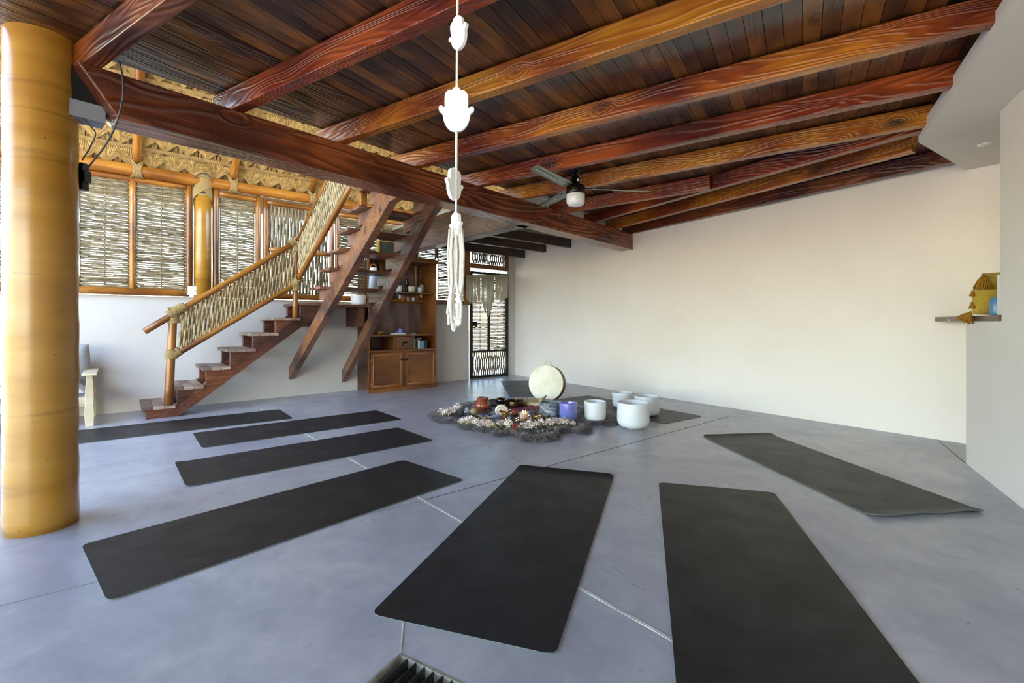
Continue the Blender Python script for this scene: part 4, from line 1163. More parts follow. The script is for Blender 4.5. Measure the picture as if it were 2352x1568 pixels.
o = thing('jar', 'blue glass jar beside the yellow cushion on the right-hand shelf', 'jar', frame(W0+Z_*1.045+ND*.05, ND, -NN, Z_))
MB().lathe([(0, 0), (.030, 0), (.032, .01), (.032, .085), (.026, .10), (.026, .108), (0, .108)], seg=24).build('body', plain('blue_glass', '#4d7ca6', .25), o, at(2.998, 2.90, 1.0455))
sg_ = thing('sign', 'narrow white sign with grey lettering standing at shelf end', 'sign', frame(W0+Z_*1.045+ND*.012, ND, -NN, Z_))
SGM = at(2.958, 2.862, 1.0455, math.radians(-30))
MB().box(0, .020, -.012, -.008, 0, .245).build('board', plain('pale_board', '#dfe4e2', .5), sg_, SGM)
#LETT
tc_ = bpy.data.curves.new('lettering', 'FONT'); tc_.body = '2100'; tc_.size = .028*H; tc_.extrude = .0004
to0 = bpy.data.objects.new('lettering_curve', tc_); COL.objects.link(to0); bpy.context.view_layer.update()
tme = bpy.data.meshes.new_from_object(to0.evaluated_get(bpy.context.evaluated_depsgraph_get())); bpy.data.objects.remove(to0, do_unlink=True); bpy.data.curves.remove(tc_)
tme.materials.clear(); tme.materials.append(plain('grey_ink', '#7a7f80', .6))
to = bpy.data.objects.new('lettering', tme); COL.objects.link(to)
put(to, SGM @ Matrix.Translation((.017*H, -.0125*H, .235*H)) @ Matrix.Rotation(math.pi/2, 4, 'X') @ Matrix.Rotation(-math.pi/2, 4, 'Z'), sg_)

# ------------------------------------------------------------------ garden bench at the left wall
bn = thing('garden_bench', 'pale wooden bench against the white wall behind the yellow column', 'bench', LW(-.6, .4, 0))
BM = LW()
def leg(s, n_, h):
    pr = [(-.030, 0), (.030, 0), (.034, .12), (.030, .20), (.032, .30), (.022, h), (-.022, h), (-.034, .30), (-.032, .2), (-.038, .12)]
    MB().prism([(s+a_, b_) for a_, b_ in pr], 'y', -n_-.025, -n_+.025).build('leg', M_bench, bn, BM, bevel=.003)
for s in (-.02, -1.45):
    leg(s, .70, .49); leg(s, .10, .49)
    MB().box(s-.055, s+.055, -.76, -.04, .49, .515).build('armrest', M_bench, bn, BM, bevel=.005)
MB().box(-1.43, -.04, -.715, -.685, .19, .27).build('apron', M_bench, bn, BM, bevel=.003)
MB().box(-1.43, -.04, -.70, -.08, .255, .28).build('seat', M_bench, bn, BM, bevel=.003)
MB().box(-1.43, -.04, -.12, -.08, .60, .66).build('back_rail', M_bench, bn, BM, bevel=.003)
M_cush = plain('grey_cushion_linen', '#aeb2b6', .9, c2='#a3a6aa', nscale=30, bumps=.3, bscale=150); M_cushw = plain('white_cushion_linen', '#dfe3ea', .9, bumps=.3, bscale=150)
def pillow(name, par, M_, w, h, t, mat, nu=21, nv=17):
    m = MB()
    for sgn in (-1, 1):
        m.grid(lambda u, v: (((u-.5)*2)*w/2*(1-.04*((v-.5)*2)**2), sgn*t/2*max((1-abs((u-.5)*2)**6)*(1-abs((v-.5)*2)**6), 0)**.45*(1+.04*math.sin(u*9+v*5)), v*h), nu, nv)
    o = m.build(name, mat, par, M_)
    pp = MB().tube([(w/2*.99*math.cos(a_)/max(abs(math.cos(a_)), abs(math.sin(a_)))*.97, 0, h/2+h/2*math.sin(a_)/max(abs(math.cos(a_)), abs(math.sin(a_)))*.97) for a_ in np.linspace(0, 2*math.pi, 65)], .006, 6, cap=False)
    pp.build('piping', M_cush, o if par is None else o, M_); return o
for s0, lab in ((-.37, 'grey back cushion at right end of the garden bench'), (-1.1, 'grey back cushion behind the yellow column')):
    p_ = pillow('back_cushion', None, LW(s0, .22, .40) @ Matrix.Rotation(math.radians(9), 4, 'X'), .68, .38, .17, M_cush); tag(p_, lab, 'cushion')
sc_ = MB()
for sgn in (0, 1):
    sc_.grid(lambda u, v: (-.74+.68*u, -.68+.52*v, .282+(.125*min(1, (math.sin(math.pi*u)*math.sin(math.pi*v)+.0001)**.12*1.0) if sgn else 0)), 15, 13)
tag(sc_.build('seat_cushion', M_cushw, None, LW()), 'white seat cushion on the garden bench', 'cushion')
th_ = thing('throw_pillow', 'white ruffled throw pillow on the garden bench', 'pillow', LW(-.45, .38, .45))
pillow('cover', th_, LW(-.48, .40, .42) @ Matrix.Rotation(math.radians(14), 4, 'X'), .42, .26, .10, M_cushw)
rfm = MB()
for k in range(7):
    rfm.grid(lambda u, v: (-.30+.075*v+.008*math.sin(9*u+k), -.46+.03*math.sin(14*u+k*2)*v-.01*k*.3, .48+.035*k-.02*v+.014*math.sin(17*u+k)-.05*u), 12, 4)
rfm.build('ruffle', M_cushw, th_, LW())

# ------------------------------------------------------------------ altar: fur rug, cloths, bowls, flowers
RP = [(-.889, 4.963), (-.85, 5.203), (-.687, 5.439), (-.54, 5.759), (-.253, 5.918), (.136, 6.03), (.616, 5.80), (.828, 5.439), (1.039, 5.228), (1.119, 4.94), (1.091, 4.683), (.937, 4.506), (.801, 4.564), (.722, 4.274), (.636, 4.174), (.449, 4.24), (.407, 4.019), (.268, 3.902), (.087, 3.902), (.015, 4.064), (-.136, 4.08), (-.237, 4.191), (-.462, 4.36), (-.532, 4.544), (-.737, 4.642)]
rpoly = np.array(RP); rc = np.array([.12, 4.95])
def outline(n=220):
    P = rpoly; out = []; m = len(P)
    for i in range(n):
        t = i/n*m; k = int(t); t -= k
        a, b, c, d = (P[(k+j) % m] for j in (-1, 0, 1, 2))
        out.append(.5*((2*b)+(-a+c)*t+(2*a-5*b+4*c-d)*t*t+(-a+3*b-3*c+d)*t**3))
    return np.array(out)
OUT = outline()
def rz(d):       # thickness by relative radius
    return .004+.026*(1-d**8)
rug = thing('fur_rug', 'lobed dark grey sheepskin rug under the altar things', 'rug', at(rc[0], rc[1], 0))
rm = MB(); vs = [(rc[0], rc[1], rz(0))]; nr = 12; no = len(OUT)
for j in range(1, nr+1):
    t = j/nr
    for p in OUT:
        q = rc+(p-rc)*t; vs.append((q[0], q[1], rz(t)+.003*math.sin(q[0]*31)*math.cos(q[1]*27)*(1-t)))
for p in OUT: vs.append((p[0], p[1], .0))
fs = [(0, 1+i, 1+(i+1) % no) for i in range(no)]
for j in range(nr):
    for i in range(no):
        a = 1+j*no+i; b = 1+j*no+(i+1) % no; fs.append((a, a+no, b+no, b))
rm.add(vs, fs, True)
M_pelt = plain('grey_pelt', '#5a5458', .9, c2='#423e44', nscale=9)
rm.build('pelt', M_pelt, rug, I4)
# fur strands
def fur():
    n = 36000; V = np.zeros((n, 5, 3)); rs = RNG
    idx = rs.randint(0, no, n); t = np.where(rs.rand(n) < .55, rs.uniform(.86, 1.0, n), np.sqrt(rs.rand(n)))
    base = rc+(OUT[idx]-rc)*t[:, None]+rs.normal(0, .006, (n, 2))
    zz = .004+.026*(1-np.clip(t, 0, 1)**8)+.010*np.exp(-((t-.90)/.05)**2)
    outw = (OUT[idx]-rc); outw /= np.linalg.norm(outw, axis=1)[:, None]
    # clumped direction
    a_ = 2.2*np.sin(base[:, 0]*23+1.3*np.sin(base[:, 1]*17))+1.8*np.cos(base[:, 1]*21+base[:, 0]*9)
    d = np.stack([np.cos(a_), np.sin(a_)], 1)*.8+outw*(.45+.9*(t > .88))[:, None]+rs.normal(0, .25, (n, 2))
    d /= np.linalg.norm(d, axis=1)[:, None]
    ln = rs.uniform(.022, .045, n); upk = rs.uniform(.35, 1.1, n)*(1-.35*(t > .95))
    d3 = np.stack([d[:, 0], d[:, 1], upk], 1); side = np.stack([-d[:, 1], d[:, 0], np.zeros(n)], 1); w = rs.uniform(.0010, .0021, n)[:, None]
    B = np.stack([base[:, 0], base[:, 1], zz], 1)
    mid = B+d3*(ln*.5)[:, None]; tip = B+d3*ln[:, None]*np.array([1.05, 1.05, .55]); tip[:, 2] = np.maximum(tip[:, 2], .003)
    V[:, 0] = B-side*w; V[:, 1] = B+side*w; V[:, 2] = mid+side*w*.8; V[:, 3] = mid-side*w*.8; V[:, 4] = tip
    m = MB(); v = V.reshape(-1, 3); m.v = v.tolist()
    i5 = np.arange(n)*5
    m.f = [tuple(x) for x in np.stack([i5, i5+1, i5+2, i5+3], 1).tolist()]+[tuple(x) for x in np.stack([i5+3, i5+2, i5+4], 1).tolist()]
    m.sm = [False]*len(m.f); return m
def furmat():
    m, t, b = nt('grey_fur'); b.inputs['Roughness'].default_value = .6; b.inputs['Specular IOR Level'].default_value = .3
    g = node(t, 'ShaderNodeNewGeometry'); vec, _ = coords(t)
    c = ramp(t, g.outputs['Random Per Island'], [(0, hexc('#857d80')), (.5, hexc('#ada4a2')), (1, hexc('#e6dcd2'))])
    c = mixc(t, ramp(t, noise(t, vec, 5, 4), [(.4, (0, 0, 0)), (.65, (.55, .55, .55))]), c, hexc('#6c6670'))
    t.links.new(c, b.inputs['Base Color']); return m
fo = fur().build('fur', furmat(), rug, I4); fo['kind'] = 'stuff'

def wavy(name, poly4, z, amp, mat, label, cat='cloth', nu=24, nv=16, solid=.003, fz=None):
    a, b, c, d = [np.array(p, float) for p in poly4]
    c0 = (a+b+c+d)/4
    def f_(u, v):
        p = a*(1-u)*(1-v)+b*u*(1-v)+c*u*v+d*(1-u)*v
        p = p+.012*np.array([math.sin(v*13+u*3), math.sin(u*15+1)])
        return (p[0]-c0[0], p[1]-c0[1], amp*(math.sin(u*17+v*9)*math.cos(v*14-u*5)+1)*.5)
    o = MB().grid(f_, nu, nv).build(name, mat, None, at(c0[0], c0[1], z), solid=solid); return tag(o, label, cat)
wavy('altar_cloth', [(-.22, 4.43), (.52, 4.52), (.50, 5.26), (-.10, 5.22)], .030, .010, plain('lavender_grey_cloth', '#8e8fa4', .8, c2='#55566a', nscale=14), 'grey-lavender patterned cloth spread under the candle')
wavy('altar_cloth', [(-.62, 4.60), (-.30, 4.55), (-.14, 5.30), (-.50, 5.45)], .029, .012, plain('dark_indigo_cloth', '#262636', .8, c2='#3c3a50', nscale=20), 'dark indigo cloth under the clay pot')
rcm = plain('sequined_magenta', '#5e1430', .35, c2='#9c2850', nscale=90, bumps=.8, bscale=120)
wavy('sequined_cloth', [(-.02, 5.06), (.36, 5.16), (.40, 5.44), (.02, 5.36)], .033, .022, rcm, 'crumpled magenta sequined cloth beside the flat drum')
o = MB().box(-.13, .13, -.20, .20, 0, .010).build('wooden_tray', plain('dark_red_wood', '#2e1712', .35, c2='#431f16', nscale=6, stretch=(1, 8, 1)), None, at(-.205, 5.02, .047, math.radians(-20)), bevel=.002)
tag(o, 'dark red-brown wooden tray behind the tan stone ball', 'tray')
o = thing('mirror_tray', 'dark oblong tray with pale blue marks in front of the candle', 'tray', at(-.01, 4.50, .04))
MB().box(-.155, .155, -.045, .045, 0, .012).build('tray', plain('dark_glaze', '#1c1d28', .2), o, at(-.01, 4.535, .040, math.radians(6)), bevel=.004)
MB().box(-.06, -.025, -.012, .012, .012, .0128).build('blue_mark', plain('pale_blue_mark', '#7fa4cc', .4), o, at(-.01, 4.535, .040, math.radians(6)))
for k in range(3): MB().box(.045+.016*k, .052+.016*k, -.014, .016, .012, .0128).build('blue_mark', plain('pale_blue_mark', '#7fa4cc', .4), o, at(-.01, 4.535, .040, math.radians(6)))

# clay pot with a wooden beater
RT = .030
po = thing('clay_pot', 'glossy reddish clay pot at the left of the altar', 'pot', at(-.325, 5.18, RT))
PM = at(-.325, 5.18, RT)
pr_ = [(0, 0), (.050, 0), (.072, .012), (.088, .040), (.089, .062), (.078, .086), (.062, .104), (.058, .116), (.064, .134), (.067, .140), (.063, .142), (.056, .132), (.052, .116), (.056, .102), (.070, .084), (.080, .06), (.07, .03), (0, .02)]
MB().lathe(pr_, seg=40).build('body', plain('glazed_clay', '#8a3c1e', .3, c2='#a05030', nscale=9, coat=.5, bumps=.2, bscale=20), po, PM)
tc2 = MB()
for a0 in (-1.9, -1.2, -.5, .4, 1.3, 2.2, 3.0):
    tc2.tube([(.060*math.cos(a0), .060*math.sin(a0), .118), (.074*math.cos(a0+.05), .074*math.sin(a0+.05), .095), (.091*math.cos(a0+.1), .091*math.sin(a0+.1), .06), (.088*math.cos(a0+.1), .088*math.sin(a0+.1), .035)], .0022, 5)
tc2.tube([(.0615*math.cos(a_), .0615*math.sin(a_), .112+.003*math.sin(3*a_)) for a_ in np.linspace(0, 6.28, 40)], .003, 5)
tc2.build('cord_binding', plain('brown_cord', '#5a2416', .6), po, PM)
sp_ = MB().tube([(-.345, 5.16, .10), (-.365, 5.155, .16), (-.405, 5.15, .232)], .0042, 8).ball((-.410, 5.149, .238), .0085, .0085, .007)
tag(sp_.build('wooden_stirrer', plain('pale_stick', '#d8b98c', .6), None, I4), 'thin pale wooden stirrer sticking out of the clay pot', 'stirrer')
# black goblet
g_ = thing('goblet', 'black footed ceramic incense cup with yellow petals on its rim', 'goblet', at(-.123, 5.24, RT))
MB().lathe([(0, 0), (.038, 0), (.034, .008), (.014, .02), (.010, .045), (.020, .056), (.048, .070), (.057, .095), (.056, .122), (.051, .122), (.050, .10), (.04, .08), (0, .072)], seg=36).build('cup', plain('black_glaze', '#0c0c10', .12, coat=.5), g_, at(-.123, 5.24, RT))
M_pet = plain('yellow_petal', '#dca818', .6, c2='#c48a10', nscale=40); M_petp = plain('purple_petal', '#6a4cc0', .6)
def petal(m, c, r, a_, tilt=.3):
    x, y, z = c
    ca, sa = math.cos(a_), math.sin(a_)
    P = []
    for u, w, h in ((0, 0, 0), (.35, .28, .10), (.75, .32, .22), (1, .0, .35), (.75, -.32, .22), (.35, -.28, .10)):
        P.append((x+r*(u*ca-w*sa), y+r*(u*sa+w*ca), z+r*h*tilt*3))
    m.add(P, [(0, 1, 2, 3, 4, 5)])
pm = MB()
for c_, a_ in (((-.170, 5.20, .145), 2.4), ((-.175, 5.19, .105), 3.4), ((-.16, 5.21, .150), 1.9), ((-.145, 5.19, .085), 4.0)): petal(pm, c_, .035, a_)
tag(pm.build('petals', M_pet, None, I4, solid=.001), 'yellow petals caught on the rim of the black goblet', 'petals')
bb_ = bowl_mesh(.108, .072, thick=.006, seg=44).build('singing_bowl', plain('dark_bronze', '#6a5434', .25, metal=.85, c2='#2e261e', nscale=10), None, at(.03, 5.34, RT+.01)); tag(bb_, 'wide dark bronze singing bowl behind the black goblet', 'bowl')
pm = MB()
for k in range(5): petal(pm, (.035+.022*k-.05, 5.40-.01*k, .118), .045, .3+k*.9)
tag(pm.build('petals', M_pet, None, I4, solid=.001), 'yellow petals resting behind the bronze bowl', 'petals')
pm = MB(); petal(pm, (-.045, 5.40, .118), .07, .1); petal(pm, (-.03, 5.42, .118), .06, .5)
tag(pm.build('petals', M_petp, None, I4, solid=.001), 'purple petals behind the bronze bowl', 'petals')
o = tag(MB().ball((0, 0, .045), .10, .07, .05, seg=22, rings=12).build('stone', plain('dark_basalt', '#34333a', .6, c2='#4a484e', nscale=14), None, at(-.21, 5.42, .02)), 'rounded dark stone behind the goblet', 'stone')
# standing frame drum
DX, DY = .421, 5.86
dn = np.array([-.40, -1, 0.]); dn /= np.linalg.norm(dn); dxx = np.array([1, -.40, 0.]); dxx /= np.linalg.norm(dxx)
tl_ = math.radians(9); zax = Z_*math.cos(tl_)+(-dn)*math.sin(tl_); yax = np.cross(zax, dxx)
DR = .2270
dM = frame(np.array([DX, DY, .012])+zax*DR, dxx, yax, zax)
dr_ = thing('frame_drum', 'big round frame drum with cream skin standing upright behind the bowls', 'drum', at(DX, DY, .01))
Rx = Matrix.Rotation(math.pi/2, 4, 'X')
MB().lathe([(0, .0415), (DR*.955, .0415), (DR*.985, .038), (DR*1.0, .030), (DR*1.003, .022), (DR*.998, .02), (DR*.96, .02), (0, .02)], seg=72, M=Rx).build('drum_skin', plain('rawhide', '#f0e8d0', .6, c2='#e2d8ba', nscale=7), dr_, dM)
MB().lathe([(DR*.998, .021), (DR*1.0, -.085), (DR*.965, -.085), (DR*.962, .021)], seg=72, M=Rx, closed=True).build('drum_shell', M_pale, dr_, dM)
MB().lathe([(DR*1.004, .008), (DR*1.004, -.06), (DR*1.0, -.06), (DR*1.0, .008)], seg=72, M=Rx, closed=True).build('bark_band', plain('carved_band', '#6e4c28', .5, c2='#4a3018', nscale=30, bumps=.5, bscale=60), dr_, dM)
MB().tube([(-.058, .02, DR*.96), (-.035, .02, DR*.96+.035), (0, .02, DR+.055), (.01, .02, DR+.055), (.04, .02, DR*.98+.03), (.070, .02, DR*.95)], .0022, 6).build('hanging_cord', plain('rawhide_cord', '#b89a64', .8), dr_, dM)
# flat octagonal drum with beater
fd = thing('octagonal_drum', 'pale eight-sided drum lying flat in front of the upright one', 'drum', at(.30, 5.50, RT))
oc = [(.19*math.cos(a_+.2), .165*math.sin(a_+.2)) for a_ in np.linspace(0, 2*math.pi, 9)[:-1]]
oc2 = [(x*.93, y*.93) for x, y in oc]
MB().prism(oc, 'z', 0, .048).build('shell', plain('pale_ash', '#cdb98c', .5), fd, at(.30, 5.50, RT+.004), bevel=.006)
MB().prism(oc2, 'z', .048, .053).build('drum_skin', plain('tan_rawhide', '#9c8a66', .6, c2='#b2a078', nscale=10), fd, at(.30, 5.50, RT+.004), bevel=.002)
dbm = thing('drum_beater', 'short wooden drum beater with padded leather head on the flat drum', 'beater', at(.36, 5.42, .1))
MB().tube([(.325, 5.385, .103), (.352, 5.405, .110)], .019, 14).ball((.325, 5.385, .103), .019).ball((.354, 5.407, .111), .0185).build('head', plain('pale_leather', '#c4a878', .7), dbm, I4)
MB().tube([(.352, 5.405, .111), (.375, 5.44, .125), (.395, 5.465, .143)], .010, 10).build('handle', plain('brown_leather', '#7a6248', .6), dbm, I4)

# crystal singing bowls
def marble_mat():
    m, t, b = nt('smoky_marble'); vec, _ = coords(t, (1, 1, 2.2)); b.inputs['Roughness'].default_value = .35
    c = ramp(t, noise(t, vec, 7, 6, .6, 1.6), [(.34, hexc('#30343a')), (.48, hexc('#5f666c')), (.62, hexc('#a3aab0'))])
    t.links.new(c, b.inputs['Base Color']); return m
bowl(.382, 4.74, .034, .101, .163, 'grey smoky marbled singing bowl with dark rim', mat=marble_mat(), flare=1.04)
def lav_mat():
    m, t, b = nt('pearly_lavender'); vec, _ = coords(t, (1, 1, .7)); b.inputs['Roughness'].default_value = .12
    b.inputs['Coat Weight'].default_value = 1; b.inputs['Coat Roughness'].default_value = .05
    lw = node(t, 'ShaderNodeLayerWeight'); lw.inputs[0].default_value = .35
    c = mixc(t, ramp(t, noise(t, vec, 4, 3, .5, .5), [(.35, (0, 0, 0)), (.65, (1, 1, 1))]), hexc('#7a6cc0'), hexc('#6684bc'))
    c = mixc(t, ramp(t, lw.outputs['Facing'], [(.45, (0, 0, 0)), (.9, (.8, .8, .8))]), c, hexc('#8cc0cc'))
    t.links.new(c, b.inputs['Base Color']); return m
bm_ = MB().lathe([(0, 0), (.070, 0), (.082, .006), (.088, .02), (.0895, .17), (.088, .178), (.083, .178), (.081, .17), (.080, .02), (.07, .012), (0, .010)], seg=56)
tag(bm_.build('singing_bowl', lav_mat(), None, at(.555, 4.615, .034)), 'glossy iridescent lavender singing bowl', 'bowl')
bowl(.825, 4.66, .030, .110, .188, 'white quartz bowl standing alone right of the lavender one', flare=.98)
bowl(1.292, 5.50, .006, .118, .175, 'smallest white quartz bowl, furthest back beside the right wall', flare=.95)
bowl(1.453, 5.05, .006, .131, .205, 'white quartz bowl at far right, partly behind the biggest one', flare=1.01)
bowl(1.150, 4.45, .012, .147, .232, 'biggest white quartz bowl, frontmost of the white group', flare=1.02)
tag(MB().lathe([(.060, 0), (.064, .006), (.060, .012), (.052, .012), (.050, 0)], seg=40, closed=True).build('bowl_ring', plain('translucent_ring', '#e8dfd2', .4), None, at(1.150, 4.45, .0)), 'pale rubber ring under the biggest white bowl', 'ring')

# small altar things
sh_ = MB(); 
for i in range(46):
    t = i/45; a_ = t*4.4*math.pi; r_ = .012+.040*(1-t)**1.0; rr = .004+.022*(1-t)
    sh_.ball((r_*math.cos(a_), -.020*(t), r_*math.sin(a_)), rr, rr*1.15, rr, seg=10, rings=6)
def shellmat():
    m, t, b = nt('banded_shell'); vec, _ = coords(t); b.inputs['Roughness'].default_value = .35
    w = node(t, 'ShaderNodeTexWave'); w.wave_type = 'RINGS'; w.rings_direction = 'Y'; w.inputs['Scale'].default_value = 10; w.inputs['Distortion'].default_value = 9.0; w.inputs['Detail Scale'].default_value = 14; t.links.new(vec, w.inputs['Vector'])
    t.links.new(ramp(t, w.outputs[0], [(.45, hexc('#ece4d8')), (.7, hexc('#a87c50'))]), b.inputs['Base Color']); return m
tag(sh_.build('spiral_shell', shellmat(), None, at(-.112, 4.82, .088)), 'white spiral shell with brown bands at altar centre', 'shell')
wv = thing('metallic_cup', 'small gold wrinkled cup in front of the spiral shell', 'cup', at(-.069, 4.65, .034))
mm = MB()
prf = [(0, 0), (.027, 0), (.030, .02), (.034, .05), (.038, .078), (.034, .078), (.030, .05), (.026, .02), (0, .012)]
mm.lathe(prf, seg=9, smooth=False); mm.build('cup', plain('crumpled_gold', '#b3924c', .3, metal=.8, c2='#6a5022', nscale=40, bumps=.8, bscale=50), wv, at(-.069, 4.65, .038))
tag(MB().ball((0, 0, .036), .035).build('wooden_ball', plain('red_brown_ball', '#6e2e1c', .35, c2='#84402a', nscale=20), None, at(.027, 4.80, .046)), 'polished red-brown ball in a small dark dish', 'ball')
tag(MB().lathe([(0, 0), (.030, 0), (.045, .012), (.042, .014), (.028, .004), (0, .004)], seg=24).build('dish', M_blackmetal, None, at(.027, 4.80, .040)), 'small black dish under the red-brown ball', 'dish')
tag(MB().ball((0, 0, .036), .042, .042, .037, seg=20, rings=12).build('stone_ball', plain('speckled_tan_stone', '#8a7550', .5, c2='#9c8660', nscale=60), None, at(-.393, 4.88, .040)), 'speckled tan ball at left of the wooden tray', 'ball')
cd_ = thing('candle', 'honey-coloured candle with two small flames in a glass', 'candle', at(.121, 4.66, .036))
M_wax = plain('honey_wax', '#d9a25c', .5); 
MB().lathe([(0, 0), (.041, 0), (.043, .008), (.043, .052), (.038, .055), (0, .053)], seg=32).build('wax', M_wax, cd_, at(.121, 4.66, .042))
mg, tg, bg_ = nt('clear_glass'); bg_.inputs['Base Color'].default_value = (.9, .9, .9, 1); bg_.inputs['Roughness'].default_value = .04
gt_ = node(tg, 'ShaderNodeBsdfTransparent'); gm_ = node(tg, 'ShaderNodeMixShader'); gm_.inputs[0].default_value = .16
tg.links.new(gt_.outputs[0], gm_.inputs[1]); tg.links.new(bg_.outputs[0], gm_.inputs[2]); tg.links.new(gm_.outputs[0], tg.nodes['Material Output'].inputs[0])
MB().lathe([(0, 0), (.044, 0), (.0465, .006), (.0465, .072), (.0450, .072), (.0445, .008), (0, .004)], seg=32).build('glass', mg, cd_, at(.121, 4.66, .037))
mf, tf, bf_ = nt('flame'); bf_.inputs['Emission Color'].default_value = hexc('#ffd9a0'); bf_.inputs['Emission Strength'].default_value = 12; bf_.inputs['Base Color'].default_value = hexc('#ffcf80')
for dx_ in (-.012, .014):
    MB().lathe([(0, 0), (.004, .004), (.0055, .010), (.003, .020), (0, .028)], c=(dx_, 0, 0), seg=10).build('flame', mf, cd_, at(.121, 4.66, .100))
    MB().tube([(dx_, 0, -.005), (dx_, 0, .004)], .0009, 5).build('wick', M_iron, cd_, at(.121, 4.66, .100))
M_brass = plain('brass', '#b08c48', .22, metal=.9)
def sb(x, y, z, r, h, label, mat, tx=0, ty=0, name='small_bowl', cat='bowl'):
    M_ = at(x, y, z) @ Matrix.Rotation(tx, 4, 'X') @ Matrix.Rotation(ty, 4, 'Y')
    p = [(0, 0), (r*.5, 0), (r*.85, h*.3), (r, h*.75), (r*.95, h), (r*.88, h), (r*.92, h*.72), (r*.78, h*.34), (r*.4, h*.1), (0, h*.08)]
    return tag(MB().lathe(p, seg=28).build(name, mat, None, M_), label, cat)
sb(.254, 4.59, .042, .042, .050, 'shiny brass cup right of the candle', M_brass)
M_bam = plain('coconut_shell', '#a2835c', .45, c2='#8a6c48', nscale=20)
sb(.153, 4.47, .045, .037, .030, 'small tan shell bowl tilted to the front, left of three', M_bam, tx=.6)
sb(.261, 4.465, .045, .039, .036, 'small tan shell bowl in front of the brass cup', M_bam, tx=.5)
sb(.330, 4.47, .055, .042, .040, 'small gold-brown bowl tipped on its side near the lavender bowl', plain('aged_brass', '#8c7348', .35, metal=.6), tx=.4, ty=.9)
sb(-.343, 4.66, .040, .043, .030, 'small olive-brown bowl behind the left blossoms', plain('olive_glaze', '#6e6440', .4), tx=.2)
sb(-.235, 4.53, .045, .030, .038, 'small tan bowl holding petals behind the left blossoms', M_bam, tx=.35)
sb(-.32, 4.60, .045, .040, .026, 'shallow olive bowl beside the blue crystals', plain('olive_glaze', '#6e6440', .4), tx=.3)
bl_ = MB()
for i in range(9): bl_.ball((random.uniform(-.05, .05), random.uniform(-.02, .02), .012), random.uniform(.010, .018), seg=6, rings=4, smooth=False)
tag(bl_.build('crystals', plain('blue_crystal', '#4a5cb4', .3, c2='#8a98d8', nscale=30), None, at(-.275, 4.72, .040)), 'heap of small blue crystals left of the shell', 'crystals')['kind'] = 'thing'
tag(MB().box(-.028, .028, -.016, .016, 0, .024).build('small_box', plain('pink_wood', '#c8a898', .6, c2='#9c7868', nscale=60), None, at(-.152, 4.44, .030), bevel=.002), 'tiny pinkish patterned box behind the front blossoms', 'box')
tag(MB().lathe([(0, 0), (.018, 0), (.018, .038), (.016, .04), (0, .04)], seg=20, M=Matrix.Rotation(math.radians(70), 4, 'Y')).build('tin', plain('dark_tin', '#2c2e34', .3, metal=.7), None, at(-.53, 4.82, .048)), 'small dark tin lying on its side at left', 'tin')
for (x, y, rx, ry, rz_, c_, lab) in ((-.469, 4.96, .040, .022, .020, '#8f949c', 'smooth silver-grey stone between tin and tan ball'), (.242, 4.93, .022, .016, .012, '#3a3e48', 'small dark pebble on the lavender cloth'),
                                  (.215, 4.99, .010, .008, .006, '#3a3e48', 'tiny pebble left of the dark pebble'), (-.43, 4.66, .05, .025, .018, '#7a766c', 'flat grey stone behind the left blossoms'), (-.24, 5.03, .04, .03, .02, '#20222a', 'glossy black stone in front of the clay pot'),
                                  (-.16, 4.72, .07, .018, .018, '#a2a2ac', 'long pale crystal beside the spiral shell'), (-.03, 4.60, .02, .02, .02, '#9a9cc0', 'pale violet crystal next to the gold cup')):
    tag(MB().ball((0, 0, rz_*.8), rx, ry, rz_, seg=12, rings=7).build('pebble' if rx < .03 else 'stone', plain('stone_'+c_.strip('#'), c_, .4, c2=c_, nscale=20), None, at(x, y, .040, .4)), lab, 'stone')
hb = MB()
for i in range(70):
    a_ = random.uniform(0, 6.28); r_ = random.uniform(0, .05); hb.ball((r_*math.cos(a_), r_*.5*math.sin(a_), random.uniform(.005, .03)), .0035, seg=5, rings=3)
for i in range(14): hb.tube([(random.uniform(-.05, .05), random.uniform(-.02, .02), .004), (random.uniform(-.05, .05), random.uniform(-.02, .02), .026)], .0012, 4)
tag(hb.build('dried_herbs', plain('dry_white_flowers', '#c4c0bc', .9), None, at(.382, 4.60, .040)), 'bundle of tiny dried white flowers beside the grey bowl', 'herbs')
# light chain
lc = thing('light_chain', 'thin wire chain of tiny warm lights winding through the altar', 'lights', at(.1, 4.8, .045))
lp_ = [(-.16, 4.95, .056), (-.09, 4.99, .058), (-.02, 5.03, .058), (.04, 4.98, .056), (-.01, 4.88, .056), (-.05, 4.92, .056), (.09, 4.84, .056), (.17, 4.75, .056), (.18, 4.62, .056), (.04, 4.58, .060), (-.06, 4.56, .060), (.06, 4.62, .058)]
MB().tube(bez(lp_, 60), .0010, 4).build('wire', plain('copper_wire', '#8a6a4a', .4, metal=.7), lc, I4)
mle, tle, ble = nt('tiny_light'); ble.inputs['Emission Color'].default_value = hexc('#ffd890'); ble.inputs['Emission Strength'].default_value = 10
for p in lp_: MB().ball((p[0], p[1], p[2]+.003), .0032, seg=8, rings=5).build('bulb', mle, lc, I4)

